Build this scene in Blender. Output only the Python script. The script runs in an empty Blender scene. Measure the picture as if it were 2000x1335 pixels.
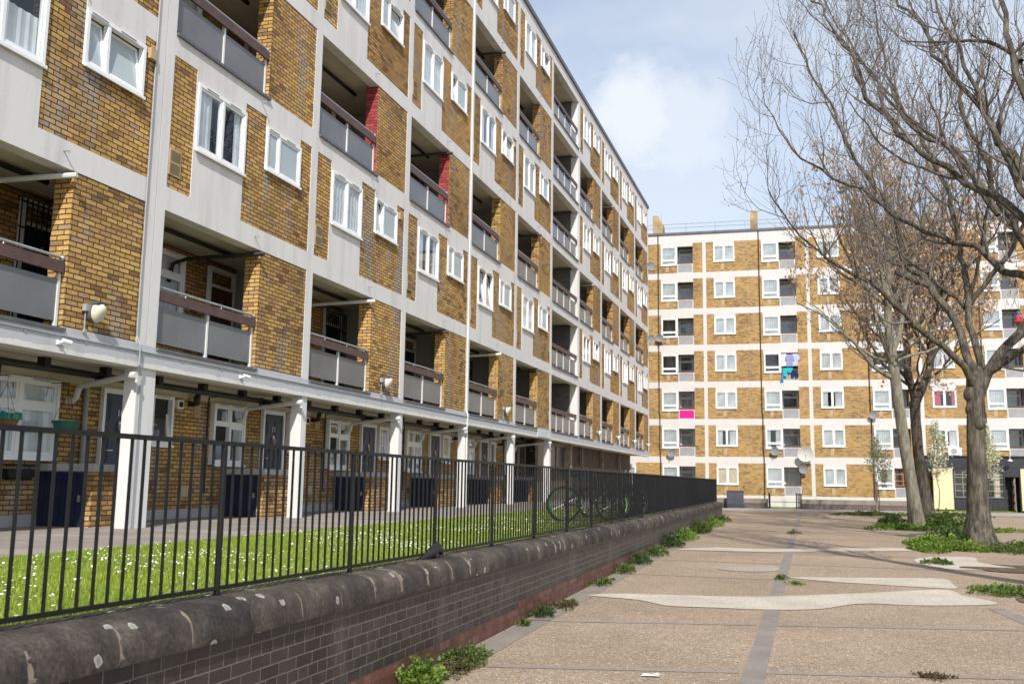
import bpy, math, random
import numpy as np
from mathutils import Vector, Matrix
random.seed(7); RNG = np.random.default_rng(11)
R = math.radians
S = bpy.context.scene
COL = S.collection

# ------------------------------------------------------------------ camera
cam_d = bpy.data.cameras.new('camera'); cam = bpy.data.objects.new('camera', cam_d); COL.objects.link(cam)
cam_d.sensor_width = 36.0; cam_d.lens = 1891.475/2000*36
cam_d.clip_start = 0.1; cam_d.clip_end = 3000
cam.matrix_world = Matrix(((0.9558467, 0.02850838, 0.29247967, 0), (0.29353225, -0.14002729, -0.94563797, 0),
                           (0.01399653, 0.98973715, -0.14221275, 1.5), (0, 0, 0, 1)))
cam_d.dof.use_dof = True; cam_d.dof.focus_distance = 10.0; cam_d.dof.aperture_fstop = 4.5
S.camera = cam

# ------------------------------------------------------------------ sky, sun, exposure
SUN = Vector((0.36, -1.0, 0.95)).normalized()          # towards the sun
W = bpy.data.worlds.new('World'); S.world = W; W.use_nodes = True
nt = W.node_tree; nt.nodes.clear(); N = nt.nodes.new; Lk = nt.links.new
out = N('ShaderNodeOutputWorld'); sky = N('ShaderNodeTexSky'); sky.sky_type = 'NISHITA'; sky.sun_disc = False
sky.sun_elevation = math.asin(SUN.z); sky.sun_rotation = math.atan2(SUN.x, SUN.y)
sky.air_density = 1.0; sky.dust_density = 0.6; sky.ozone_density = 1.6; sky.altitude = 20
bg = N('ShaderNodeBackground'); bg.inputs[1].default_value = 0.13; Lk(sky.outputs[0], bg.inputs[0])
tc = N('ShaderNodeTexCoord')
def wmath(op, a, b=None, c=None):
    m = N('ShaderNodeMath'); m.operation = op
    for i, x in enumerate((a, b, c)):
        if x is None: continue
        if isinstance(x, (int, float)): m.inputs[i].default_value = x
        else: Lk(x, m.inputs[i])
    return m.outputs[0]
def wnoise(scale, detail, rough, sc=(1, 1, 1), loc=(0, 0, 0)):
    mp = N('ShaderNodeMapping'); mp.inputs['Scale'].default_value = sc; mp.inputs['Location'].default_value = loc
    Lk(tc.outputs['Generated'], mp.inputs[0])
    n = N('ShaderNodeTexNoise'); n.inputs['Scale'].default_value = scale; n.inputs['Detail'].default_value = detail
    n.inputs['Roughness'].default_value = rough; Lk(mp.outputs[0], n.inputs['Vector']); return n.outputs['Fac']
def wramp(x, lo, hi):
    m = N('ShaderNodeMapRange'); m.interpolation_type = 'SMOOTHSTEP'
    m.inputs[1].default_value = lo; m.inputs[2].default_value = hi; Lk(x, m.inputs[0]); return m.outputs[0]
def blob(d, inner, outer):                              # a cumulus standing in one part of the sky
    vm = N('ShaderNodeVectorMath'); vm.operation = 'DISTANCE'; Lk(tc.outputs['Generated'], vm.inputs[0])
    vm.inputs[1].default_value = d; return wramp(wmath('ADD', vm.outputs['Value'], wmath('MULTIPLY', wmath('SUBTRACT', wnoise(9, 6, .6), .5), .15)), outer, inner)
veil = wramp(wnoise(2.2, 5, .55, (1, 1, 2.6), (.3, .1, .2)), .30, .72)
puff = wmath('MAXIMUM', blob((-.162, .916, .366), .02, .10), wmath('MULTIPLY', blob((-.11, .925, .345), .02, .12), .7))
low = wramp(wnoise(4.5, 6, .6, (1, 1, 2.0), (.9, .4, .0)), .50, .72)
bank = wmath('MAXIMUM', wmath('MULTIPLY', blob((-.14, .935, .30), .05, .28), .72), wmath('MULTIPLY', blob((-.115, .925, .362), .02, .11), .85))
puff = wmath('MAXIMUM', puff, bank)
cover = wmath('MAXIMUM', wmath('ADD', wmath('MULTIPLY', veil, .45), .30), wmath('MAXIMUM', puff, wmath('MULTIPLY', low, .75)))
cl = N('ShaderNodeBackground'); cl.inputs[0].default_value = (.86, .92, 1, 1); cl.inputs[1].default_value = 0.76
mx = N('ShaderNodeMixShader'); Lk(cover, mx.inputs[0]); Lk(bg.outputs[0], mx.inputs[1]); Lk(cl.outputs[0], mx.inputs[2])
Lk(mx.outputs[0], out.inputs[0])
sd = bpy.data.lights.new('sun', 'SUN'); sd.energy = 4.0; sd.angle = R(0.53); sd.color = (1, .955, .88)
so = bpy.data.objects.new('sun', sd); COL.objects.link(so); so.rotation_euler = SUN.to_track_quat('Z', 'Y').to_euler()
so.location = (20, -40, 40)
S.view_settings.view_transform = 'Standard'; S.view_settings.look = 'None'; S.view_settings.gamma = 1
S.view_settings.exposure = 0.42
S.cycles.max_bounces = 6; S.cycles.transparent_max_bounces = 12; S.cycles.diffuse_bounces = 3; S.cycles.glossy_bounces = 3

# ------------------------------------------------------------------ helpers
class MB:
    """collects faces; build() links them as ONE mesh object"""
    def __init__(s): s.v = []; s.f = []; s.uv = []; s.m = []
    def face(s, pts, mi=0, uv=None):
        b = len(s.v); s.v += [tuple(p) for p in pts]; s.f.append(tuple(range(b, b+len(pts)))); s.m.append(mi)
        if uv is None:
            a, b2, c = Vector(pts[0]), Vector(pts[1]), Vector(pts[2]); n = (b2-a).cross(c-a)
            ax = max(range(3), key=lambda i: abs(n[i]))
            uv = [(p[1], p[2]) if ax == 0 else (p[0], p[2]) if ax == 1 else (p[0], p[1]) for p in pts]
        s.uv += list(uv)
    def box(s, x0, x1, y0, y1, z0, z1, mi=0):
        P = [(x0,y0,z0),(x1,y0,z0),(x1,y1,z0),(x0,y1,z0),(x0,y0,z1),(x1,y0,z1),(x1,y1,z1),(x0,y1,z1)]
        for q in ((0,1,5,4),(1,2,6,5),(2,3,7,6),(3,0,4,7),(4,5,6,7),(3,2,1,0)): s.face([P[i] for i in q], mi)
    def bar(s, a, b, w, h=None, mi=0):                 # square bar from a to b
        s.tube([a, b], [w*.7071]*2, 4, mi, twist=math.pi/4)
    def tube(s, pts, rad, n=6, mi=0, cap=True, twist=0.0):
        pts = [Vector(p) for p in pts]; k = len(pts)
        if isinstance(rad, (int, float)): rad = [rad]*k
        rings = []; ref = None
        for i, p in enumerate(pts):
            t = (pts[min(i+1, k-1)] - pts[max(i-1, 0)]).normalized()
            if ref is None:
                ref = Vector((0, 0, 1)) if abs(t.z) < .9 else Vector((1, 0, 0))
            x = (ref - t*ref.dot(t)).normalized(); y = t.cross(x); ref = x
            rings.append([p + (x*math.cos(twist+2*math.pi*j/n) + y*math.sin(twist+2*math.pi*j/n))*rad[i] for j in range(n)])
        for i in range(k-1):
            for j in range(n):
                s.face([rings[i][j], rings[i][(j+1) % n], rings[i+1][(j+1) % n], rings[i+1][j]], mi)
        if cap:
            s.face(rings[0][::-1], mi); s.face(rings[-1], mi)
    def lathe(s, prof, o=(0, 0, 0), n=16, axis='z', mi=0, a0=0, a1=2*math.pi):
        o = Vector(o)
        def P(r, h, a):
            c, d = r*math.cos(a), r*math.sin(a)
            return o + Vector((c, d, h) if axis == 'z' else (c, h, d) if axis == 'y' else (h, c, d))
        for (r0, h0), (r1, h1) in zip(prof, prof[1:]):
            for j in range(n):
                u, w = a0+(a1-a0)*j/n, a0+(a1-a0)*(j+1)/n
                pts = [P(r0, h0, u), P(r0, h0, w), P(r1, h1, w), P(r1, h1, u)]
                if r0 < 1e-6: pts = pts[1:]
                elif r1 < 1e-6: pts = pts[:3]
                s.face(pts, mi)
    def prism(s, poly, axis, a, b, mi=0):               # extrude a 2-D outline along an axis
        def P(q, t): return (t, q[0], q[1]) if axis == 'x' else (q[0], t, q[1]) if axis == 'y' else (q[0], q[1], t)
        n = len(poly)
        for i in range(n):
            s.face([P(poly[i], a), P(poly[(i+1) % n], a), P(poly[(i+1) % n], b), P(poly[i], b)], mi)
        s.face([P(q, a) for q in poly], mi); s.face([P(q, b) for q in poly][::-1], mi)
    def mesh(s, name, mats, smooth=False):
        me = bpy.data.meshes.new(name); me.from_pydata(s.v, [], s.f)
        uvl = me.uv_layers.new(name='uv'); uvl.data.foreach_set('uv', np.array(s.uv, dtype=np.float32).ravel())
        for m in (mats if isinstance(mats, (list, tuple)) else [mats]): me.materials.append(m)
        me.polygons.foreach_set('material_index', s.m)
        if smooth: me.polygons.foreach_set('use_smooth', [True]*len(s.f))
        if smooth:
            import bmesh
            bm = bmesh.new(); bm.from_mesh(me); bmesh.ops.remove_doubles(bm, verts=bm.verts, dist=1e-5); bm.to_mesh(me); bm.free()
        if smooth: me.set_sharp_from_angle(angle=R(42))
        me.update(); return me
    def build(s, name, mats, parent=None, loc=None, smooth=False):
        return put(name, s.mesh(name, mats, smooth), parent, loc)
def put(name, me, parent=None, loc=None, rot=None):
    o = bpy.data.objects.new(name, me); COL.objects.link(o)
    if parent is not None: o.parent = parent
    if loc is not None: o.location = loc
    if rot is not None: o.rotation_euler = rot
    return o
def tag(o, label=None, cat=None, group=None, kind=None):
    if label: o['label'] = label
    if cat: o['category'] = cat
    if group: o['group'] = group
    if kind: o['kind'] = kind
    return o
def thing(name, label, cat, loc=(0, 0, 0), rz=0, group=None):
    return tag(put(name, None, None, loc, (0, 0, rz)), label, cat, group)
def copy_tree(o, parent=None):
    c = o.copy(); COL.objects.link(c)
    if parent is not None: c.parent = parent
    for ch in list(o.children): copy_tree(ch, c)
    return c
def arr_mesh(name, verts, faces_n, mat, nper):          # numpy mesh: faces_n faces of nper own vertices each
    me = bpy.data.meshes.new(name); nv = len(verts)
    me.vertices.add(nv); me.vertices.foreach_set('co', np.ascontiguousarray(verts, dtype=np.float32).ravel())
    me.loops.add(nv); me.loops.foreach_set('vertex_index', np.arange(nv, dtype=np.int32))
    me.polygons.add(faces_n); me.polygons.foreach_set('loop_start', np.arange(0, nv, nper, dtype=np.int32))
    me.polygons.foreach_set('loop_total', np.full(faces_n, nper, dtype=np.int32))
    for m in (mat if isinstance(mat, (list, tuple)) else [mat]): me.materials.append(m)
    me.update(calc_edges=True); me.validate(); return me

# ------------------------------------------------------------------ materials
class NT:
    def __init__(s, name):
        s.m = bpy.data.materials.new(name); s.m.use_nodes = True; s.t = s.m.node_tree; s.t.nodes.clear()
        s.o = s.n('ShaderNodeOutputMaterial'); s.b = s.n('ShaderNodeBsdfPrincipled'); s.l(s.b.outputs[0], s.o.inputs[0])
        s.tc = s.n('ShaderNodeTexCoord')
    def n(s, k): return s.t.nodes.new(k)
    def l(s, a, b): s.t.links.new(a, b)
    def set(s, inp, x):
        if isinstance(x, (int, float, tuple)): inp.default_value = x if not isinstance(x, tuple) or len(x) != 3 else x+(1,) if inp.type == 'RGBA' else x
        else: s.l(x, inp)
    def noise(s, scale, detail=4, rough=.55, vec='Object', sc=(1, 1, 1), out='Fac', dist=0):
        mp = s.n('ShaderNodeMapping'); mp.inputs['Scale'].default_value = sc
        s.l(s.tc.outputs[vec] if isinstance(vec, str) else vec, mp.inputs[0])
        k = s.n('ShaderNodeTexNoise'); k.inputs['Scale'].default_value = scale; k.inputs['Detail'].default_value = detail
        k.inputs['Roughness'].default_value = rough; k.inputs['Distortion'].default_value = dist
        s.l(mp.outputs[0], k.inputs['Vector']); return k.outputs[out]
    def ramp(s, x, stops, interp='LINEAR'):
        k = s.n('ShaderNodeValToRGB'); k.color_ramp.interpolation = interp; e = k.color_ramp.elements
        while len(e) < len(stops): e.new(.5)
        for i, (p, c) in enumerate(stops):
            e[i].position = p; e[i].color = (c, c, c, 1) if isinstance(c, (int, float)) else c+(1,)
        s.l(x, k.inputs[0]); return k.outputs[0]
    def mix(s, f, a, b, mode='MIX'):
        k = s.n('ShaderNodeMix'); k.data_type = 'RGBA'; k.blend_type = mode
        s.set(k.inputs[0], f); s.set(k.inputs[6], a); s.set(k.inputs[7], b); return k.outputs[2]
    def math(s, op, a, b=0.0):
        k = s.n('ShaderNodeMath'); k.operation = op; s.set(k.inputs[0], a); s.set(k.inputs[1], b); return k.outputs[0]
    def bump(s, h, strength=.3, dist=.01):
        k = s.n('ShaderNodeBump'); k.inputs['Strength'].default_value = strength; k.inputs['Distance'].default_value = dist
        s.l(h, k.inputs['Height']); s.l(k.outputs[0], s.b.inputs['Normal'])
    def fin(s, col, rough=.8, spec=.3, metal=0):
        s.set(s.b.inputs['Base Color'], col); s.set(s.b.inputs['Roughness'], rough)
        s.b.inputs['Specular IOR Level'].default_value = spec; s.b.inputs['Metallic'].default_value = metal
        return s.m
def plain(name, c, rough=.6, spec=.35, metal=0, var=.12, scale=3.0, bump=0.0):
    t = NT(name); k = t.noise(scale, 5); c2 = tuple(x*(1-var*2) for x in c); c3 = tuple(min(1, x*(1+var)) for x in c)
    if bump: t.bump(t.noise(scale*14, 4), bump, .004)
    return t.fin(t.ramp(k, [(.3, c2), (.7, c3)]), t.math('ADD', t.math('MULTIPLY', t.noise(scale*2.3), .16), rough-.08), spec, metal)
def brick(name, stops, mortar, bw=.225, bh=.075, ms=.007, dirt=.45, efflo=.5, rough=.85, spec=.15, off=.5, bump=.6, squash=1.0, tint=None):
    t = NT(name); uv = t.tc.outputs['UV']
    jit = t.n('ShaderNodeVectorMath'); jit.operation = 'MULTIPLY_ADD'
    t.l(t.noise(9, 3, .6, uv, out='Color'), jit.inputs[0]); jit.inputs[1].default_value = (.014, .010, 0); t.l(uv, jit.inputs[2])
    k = t.n('ShaderNodeTexBrick'); t.l(jit.outputs[0], k.inputs['Vector'])
    k.offset = off; k.squash = squash; k.squash_frequency = 3; k.inputs['Scale'].default_value = 1; k.inputs['Brick Width'].default_value = bw
    k.inputs['Row Height'].default_value = bh; k.inputs['Mortar Size'].default_value = ms; k.inputs['Mortar Smooth'].default_value = .15
    k.inputs['Color1'].default_value = (0, 0, 0, 1); k.inputs['Color2'].default_value = (1, 1, 1, 1); k.inputs['Mortar'].default_value = (.5, .5, .5, 1)
    per = k.outputs['Color']; fac = k.outputs['Fac']
    big = t.noise(.55, 4, .6, uv); shift = t.math('ADD', per, t.math('MULTIPLY', t.math('SUBTRACT', big, .5), .8))
    c = t.ramp(shift, stops)
    fine = t.noise(26, 6, .72, uv); c = t.mix(.7, c, t.ramp(fine, [(.28, .30), (.52, .95), (.75, 1.25)]), 'MULTIPLY')
    c = t.mix(1.0, c, t.ramp(t.noise(.28, 3, .5, uv), [(.32, (.76,.74,.74)), (.5, (1,1,1)), (.7, (1.16,1.12,1.04))]), 'MULTIPLY')
    if dirt: c = t.mix(t.math('MULTIPLY', t.ramp(t.noise(1.1, 6, .65, uv, (1, .45, 1)), [(.46, 0.), (.72, 1.)]), dirt), c, (.085, .065, .05))
    if efflo: c = t.mix(t.math('MULTIPLY', t.ramp(t.noise(.8, 5, .68, uv, (1.7, .28, 1)), [(.53, 0.), (.66, 1.)]), efflo), c, t.mix(fine, (.20,.185,.175), (.50,.475,.45)))
    mc = t.mix(t.noise(8, 3, .6, uv), tuple(x*.6 for x in mortar), tuple(x*1.35 for x in mortar))
    c = t.mix(fac, c, mc)
    h = t.math('ADD', t.math('SUBTRACT', 1.0, fac), t.math('MULTIPLY', fine, .35)); t.bump(h, bump, .008)
    return t.fin(c, t.math('ADD', t.math('MULTIPLY', fac, .1), rough-.05), spec)
def render_coat(name, base, grime, amt=.35, vec='Object'):
    t = NT(name)
    streak = t.noise(2.6, 5, .6, vec, (1, 1, .12)); blot = t.noise(.9, 5, .6, vec); fine = t.noise(30, 4, .7, vec)
    c = t.mix(t.math('MULTIPLY', t.ramp(streak, [(.48, 0.), (.8, 1.)]), amt), base, grime)
    c = t.mix(t.math('MULTIPLY', t.ramp(blot, [(.45, 0.), (.75, 1.)]), amt*.6), c, tuple(x*.85 for x in base))
    c = t.mix(.25, c, t.ramp(fine, [(.3, .75), (.7, 1.05)]), 'MULTIPLY'); t.bump(fine, .25, .006)
    return t.fin(c, .85, .2)
M = {}
M['brick'] = brick('stock_brick', [(.0, (.23,.125,.06)), (.10, (.37,.21,.08)), (.3, (.48,.28,.09)), (.55, (.57,.345,.105)), (.8, (.65,.415,.145)), (.92, (.53,.28,.12)), (1.0, (.42,.28,.19))], (.062,.050,.038), ms=.0095, dirt=.38, efflo=.75)
M['brick_far'] = brick('stock_brick_far', [(.0, (.20,.115,.05)), (.25, (.34,.20,.07)), (.55, (.43,.27,.09)), (.85, (.50,.33,.12)), (1.0, (.38,.20,.085))], (.33,.25,.16), ms=.007, dirt=.22, efflo=.12, bump=.2)
M['brick_red'] = brick('red_painted_brick', [(0, (.30,.045,.05)), (1, (.46,.10,.10))], (.10,.03,.03), dirt=.2, efflo=0, rough=.6)
M['brick_grey'] = brick('shaded_grey_painted_brick', [(0, (.12,.12,.125)), (1, (.17,.17,.17))], (.10,.10,.10), dirt=.3, efflo=0)  # grey paint taken darker so the colour carries the landing's shade
M['brick_blue'] = brick('dark_engineering_brick', [(0, (.019,.015,.015)), (.5, (.030,.0235,.0235)), (1, (.046,.035,.033))], (.15,.13,.115), bw=.215, bh=.0775, ms=.0042, dirt=.25, efflo=.12, rough=.5, spec=.4, bump=.4, squash=.62)
M['brick_base'] = brick('red_base_brick', [(0, (.11,.05,.04)), (.6, (.175,.073,.055)), (1, (.22,.10,.08))], (.075,.06,.055), bw=.215, bh=.0775, ms=.0035, dirt=.5, efflo=.12, rough=.55, squash=.62)
M['brick_low'] = brick('purple_brick', [(0, (.06,.038,.04)), (1, (.13,.085,.08))], (.24,.215,.19), ms=.010, dirt=.2, efflo=.2)
M['white'] = render_coat('white_concrete', (.68,.665,.66), (.40,.375,.36), .62)
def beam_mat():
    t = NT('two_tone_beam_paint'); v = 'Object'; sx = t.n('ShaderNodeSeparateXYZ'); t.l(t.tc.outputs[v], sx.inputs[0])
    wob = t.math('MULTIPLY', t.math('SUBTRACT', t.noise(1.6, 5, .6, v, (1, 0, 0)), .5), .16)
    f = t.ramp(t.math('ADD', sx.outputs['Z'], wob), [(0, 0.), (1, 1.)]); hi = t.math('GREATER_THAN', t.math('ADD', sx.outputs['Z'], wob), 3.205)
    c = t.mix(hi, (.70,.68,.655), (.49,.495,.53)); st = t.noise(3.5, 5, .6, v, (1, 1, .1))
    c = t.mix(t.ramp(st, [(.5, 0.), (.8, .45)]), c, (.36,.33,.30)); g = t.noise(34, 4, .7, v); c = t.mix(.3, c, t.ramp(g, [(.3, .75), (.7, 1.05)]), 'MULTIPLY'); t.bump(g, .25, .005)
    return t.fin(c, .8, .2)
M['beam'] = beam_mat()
M['white_far'] = render_coat('white_concrete_far', (.60,.575,.555), (.44,.41,.385), .3)
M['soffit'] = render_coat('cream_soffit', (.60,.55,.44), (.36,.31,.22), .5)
M['plinth'] = render_coat('grey_plinth', (.40,.39,.385), (.22,.21,.20), .6)
M['lavender'] = plain('grey_slab_edge', (.42,.42,.44), .8, .2)
M['upvc'] = plain('white_plastic_frame', (.80,.81,.82), .32, .5, var=.03)
M['grey_panel'] = plain('grey_balcony_panel', (.15,.15,.155), .24, .6, var=.10, scale=1.2)
M['grey_panel_far'] = plain('grey_balcony_panel_far', (.30,.30,.31), .45, .4, var=.06)
M['pink_panel'] = plain('pink_balcony_panel', (.85,.005,.22), .45, .4, var=.03)
M['plank'] = plain('brown_plank', (.105,.062,.056), .5, .35, var=.15, scale=5)
M['galv'] = plain('galvanised_steel', (.50,.51,.53), .35, .5, .6, var=.1)
M['post_white'] = plain('white_metal', (.72,.71,.70), .4, .4, var=.06)
M['lead'] = plain('dark_grey_flashing', (.11,.112,.12), .5, .4, var=.15)
M['navy'] = plain('navy_paint', (.012,.020,.055), .38, .5, var=.15)
M['door_dark'] = plain('dark_door_paint', (.022,.020,.024), .4, .5, var=.15)
M['door_brown'] = plain('brown_door_paint', (.09,.035,.022), .4, .5, var=.15)
M['black'] = plain('black_plastic', (.016,.016,.017), .5, .4, var=.2)
M['pipe_white'] = plain('white_pipe', (.66,.67,.66), .4, .4, var=.06)
M['pipe_grey'] = plain('grey_pipe', (.33,.34,.35), .45, .4, var=.08)
M['curtain'] = plain('net_curtain', (.64,.66,.68), .9, .1, var=.10, scale=2.5)
M['curtain_far'] = plain('net_curtain_far', (.44,.46,.46), .9, .1, var=.14, scale=1.5)
M['curtain_blue'] = plain('blue_curtain', (.22,.27,.42), .9, .1, var=.1)
M['curtain_red'] = plain('red_curtain', (.42,.08,.13), .9, .1, var=.1)
M['curtain_tan'] = plain('tan_curtain', (.50,.42,.30), .9, .1, var=.1)
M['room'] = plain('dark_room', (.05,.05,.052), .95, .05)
M['brass'] = plain('pale_brass', (.62,.56,.42), .3, .5, .7)
M['steel'] = plain('bright_steel', (.62,.62,.62), .3, .5, .8)
M['timber'] = plain('weathered_timber', (.30,.24,.19), .75, .2, var=.2, scale=6)
M['board'] = plain('brown_boarding', (.115,.082,.066), .75, .2, var=.25, scale=4)
M['vent'] = plain('tan_airbrick', (.44,.33,.20), .8, .15)
M['fence'] = plain('black_fence_paint', (.0085,.0085,.010), .45, .3, var=.25, scale=9, bump=.15)
M['dish'] = plain('grey_dish', (.27,.28,.30), .5, .35, var=.05)
M['dish_pale'] = plain('pale_dish', (.62,.61,.57), .6, .3, var=.05)
M['cabinet'] = plain('cabinet_grey', (.065,.068,.085), .5, .35, var=.12)
M['pub'] = plain('charcoal_paint', (.030,.030,.038), .45, .4, var=.15)
M['cream'] = plain('cream_paint', (.72,.60,.38), .7, .25, var=.06)
M['orange'] = plain('orange_timber', (.42,.17,.05), .6, .3)
M['teal'] = plain('teal_plastic', (.02,.24,.20), .5, .35)
M['green_basket'] = plain('dark_green_plastic', (.03,.13,.10), .5, .35)
M['coir'] = plain('coir_liner', (.20,.11,.05), .95, .05, scale=20)
M['chimney'] = plain('brown_concrete', (.40,.29,.155), .9, .1, var=.2, scale=1.5, bump=.3)
M['lens'] = plain('frosted_lens', (.66,.62,.48), .25, .5, var=.08)
def glass(name, tint, ior):
    t = NT(name); t.t.nodes.remove(t.b)
    tr = t.n('ShaderNodeBsdfTransparent'); tr.inputs[0].default_value = tint+(1,)
    gl = t.n('ShaderNodeBsdfGlossy'); gl.inputs['Roughness'].default_value = .015; gl.inputs[0].default_value = (.93, .96, 1, 1)
    lw = t.n('ShaderNodeLayerWeight'); lw.inputs['Blend'].default_value = .5
    k = t.n('ShaderNodeBump'); k.inputs['Strength'].default_value = .04; k.inputs['Distance'].default_value = .02; t.l(t.noise(1.3, 2), k.inputs['Height'])
    t.l(k.outputs[0], gl.inputs['Normal'])
    f = t.math('MINIMUM', t.math('ADD', t.math('MULTIPLY', t.math('POWER', lw.outputs['Facing'], 4.0), .95), .075), 1.0)
    mxs = t.n('ShaderNodeMixShader'); t.l(f, mxs.inputs[0]); t.l(tr.outputs[0], mxs.inputs[1]); t.l(gl.outputs[0], mxs.inputs[2])
    t.l(mxs.outputs[0], t.o.inputs[0]); return t.m
M['glass'] = glass('window_glass', (.94, .97, .98), 1.5)
def coping_mat():
    t = NT('dark_coping_stone'); v = 'Object'
    a = t.noise(3.2, 6, .62, v); st = t.noise(7, 5, .6, v, (1, 1, .15)); g = t.noise(70, 3, .7, v)
    c = t.ramp(a, [(.3, (.024,.021,.020)), (.50, (.056,.048,.043)), (.72, (.115,.097,.080))])
    c = t.mix(t.ramp(st, [(.5, 0.), (.8, .7)]), c, (.035,.031,.03)); g2 = t.noise(42, 5, .8, v); c = t.mix(.8, c, t.ramp(g2, [(.36, .45), (.5, 1.0), (.64, 1.6)]), 'MULTIPLY')
    oi = t.n('ShaderNodeObjectInfo'); c = t.mix(1.0, c, t.ramp(oi.outputs['Random'], [(0, (.72,.72,.74)), (.5, (1.,.98,.95)), (1, (1.35,1.28,1.18))]), 'MULTIPLY')
    vo = t.n('ShaderNodeTexVoronoi'); vo.voronoi_dimensions = '2D'; vo.inputs['Scale'].default_value = 4.2
    mpv = t.n('ShaderNodeVectorMath'); mpv.operation = 'ADD'; t.l(t.tc.outputs['UV'], mpv.inputs[0])
    nz = t.n('ShaderNodeVectorMath'); nz.operation = 'SCALE'; nz.inputs['Scale'].default_value = .05; t.l(t.noise(16, 3, .6, v, out='Color'), nz.inputs[0]); t.l(nz.outputs[0], mpv.inputs[1])
    t.l(mpv.outputs[0], vo.inputs['Vector'])
    sel = t.n('ShaderNodeSeparateColor'); t.l(vo.outputs['Color'], sel.inputs[0])
    spot = t.math('MULTIPLY', t.ramp(vo.outputs['Distance'], [(.0, .45), (.07, .5), (.10, 1.), (.125, 0.)]), t.math('GREATER_THAN', sel.outputs[0], .64))
    c = t.mix(t.math('MULTIPLY', spot, .75), c, (.55,.54,.50)); t.bump(g2, .6, .006); return t.fin(c, .78, .25)
M['coping'] = coping_mat()
def aggregate():
    t = NT('exposed_aggregate_paving'); v = 'Object'
    vo = t.n('ShaderNodeTexVoronoi'); vo.inputs['Scale'].default_value = 58; t.l(t.tc.outputs[v], vo.inputs['Vector'])
    sel = t.n('ShaderNodeSeparateColor'); t.l(vo.outputs['Color'], sel.inputs[0])
    c = t.ramp(sel.outputs[0], [(0, (.165,.118,.080)), (.3, (.30,.225,.155)), (.6, (.39,.302,.214)), (.82, (.47,.382,.285)), (.93, (.42,.27,.155)), (1, (.76,.70,.61))])
    c = t.mix(t.ramp(vo.outputs['Distance'], [(.3, 0.), (.7, .8)]), c, (.25,.19,.142))
    big = t.noise(.35, 5, .6, v); c = t.mix(.6, c, t.ramp(big, [(.3, .72), (.7, 1.18)]), 'MULTIPLY')
    st = t.noise(2.3, 6, .7, v); c = t.mix(t.ramp(st, [(.52, 0.), (.85, .5)]), c, (.15,.118,.094))
    cr = t.n('ShaderNodeTexVoronoi'); cr.feature = 'DISTANCE_TO_EDGE'; cr.inputs['Scale'].default_value = .33
    wv = t.n('ShaderNodeVectorMath'); wv.operation = 'MULTIPLY_ADD'; t.l(t.noise(1.4, 6, .7, v, out='Color'), wv.inputs[0]); wv.inputs[1].default_value = (1.1, 1.1, 0); t.l(t.tc.outputs[v], wv.inputs[2]); t.l(wv.outputs[0], cr.inputs['Vector'])
    c = t.mix(t.math('MULTIPLY', t.ramp(cr.outputs['Distance'], [(.0, 1.), (.0035, 0.)]), t.ramp(t.noise(.5, 3, .5, v), [(.48, 0.), (.6, .7)])), c, (.07,.055,.045))
    t.bump(vo.outputs['Distance'], .5, .006); return t.fin(c, .85, .22)
M['aggregate'] = aggregate()
def slab_mat(name, c0, c1, grime, scale=1.5, joints=None):
    t = NT(name); v = 'Object'
    c = t.ramp(t.noise(scale, 6, .65, v), [(.3, c0), (.7, c1)]); g = t.noise(55, 4, .7, v)
    c = t.mix(t.ramp(t.noise(scale*2.7, 5, .7, v), [(.52, 0.), (.8, .6)]), c, grime)
    c = t.mix(.4, c, t.ramp(g, [(.3, .65), (.7, 1.2)]), 'MULTIPLY')
    if joints:
        k = t.n('ShaderNodeTexBrick'); t.l(t.tc.outputs['UV'], k.inputs['Vector']); k.inputs['Scale'].default_value = 1
        k.inputs['Brick Width'].default_value = joints[0]; k.inputs['Row Height'].default_value = joints[1]; k.inputs['Mortar Size'].default_value = .008
        k.inputs['Color1'].default_value = (.82,.82,.82,1); k.inputs['Color2'].default_value = (1.1,1.1,1.1,1); k.inputs['Mortar'].default_value = (.45,.45,.45,1)
        c = t.mix(1.0, c, k.outputs['Color'], 'MULTIPLY')
    t.bump(g, .3, .003); return t.fin(c, .85, .2)
M['band'] = slab_mat('grey_joint_band', (.20,.172,.155), (.27,.24,.215), (.14,.12,.105), 2)
M['joint'] = slab_mat('mortar_joint_strip', (.235,.20,.168), (.31,.27,.23), (.17,.145,.12), 2)
M['edge'] = slab_mat('grey_edge_strip', (.20,.175,.15), (.27,.235,.20), (.13,.11,.095), 2)
def patch_mat(nm='pale_concrete_patch', k=1.0):
    t = NT(nm); v = 'Object'
    c = t.ramp(t.noise(1.2, 5, .6, v), [(.3, (.42*k,.375*k,.315*k)), (.7, (.53*k,.48*k,.41*k))])
    br = t.noise(14, 4, .6, v, (2.5, .18, 1)); c = t.mix(t.ramp(br, [(.45, 0.), (.8, .6)]), c, (.32*k,.28*k,.235*k))
    c = t.mix(t.ramp(t.noise(.9, 6, .7, v), [(.5, 0.), (.75, .45)]), c, (.30*k,.25*k,.20*k))
    t.bump(t.noise(16, 3, .6, v, (2.5, .2, 1)), .3, .004); return t.fin(c, .9, .15)
M['patch'] = patch_mat(); M['patch_faint'] = patch_mat('faint_concrete_patch', .72)
M['path'] = slab_mat('grey_path_slabs', (.25,.22,.195), (.34,.30,.265), (.18,.155,.14), 1.2, (.9, .6))
M['pavement'] = slab_mat('grey_pavement_slabs', (.30,.27,.26), (.42,.38,.36), (.24,.21,.20), .8, (1.2, .6))
M['soil'] = plain('bare_soil', (.13,.10,.075), .95, .05, var=.3, scale=6)
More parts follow.
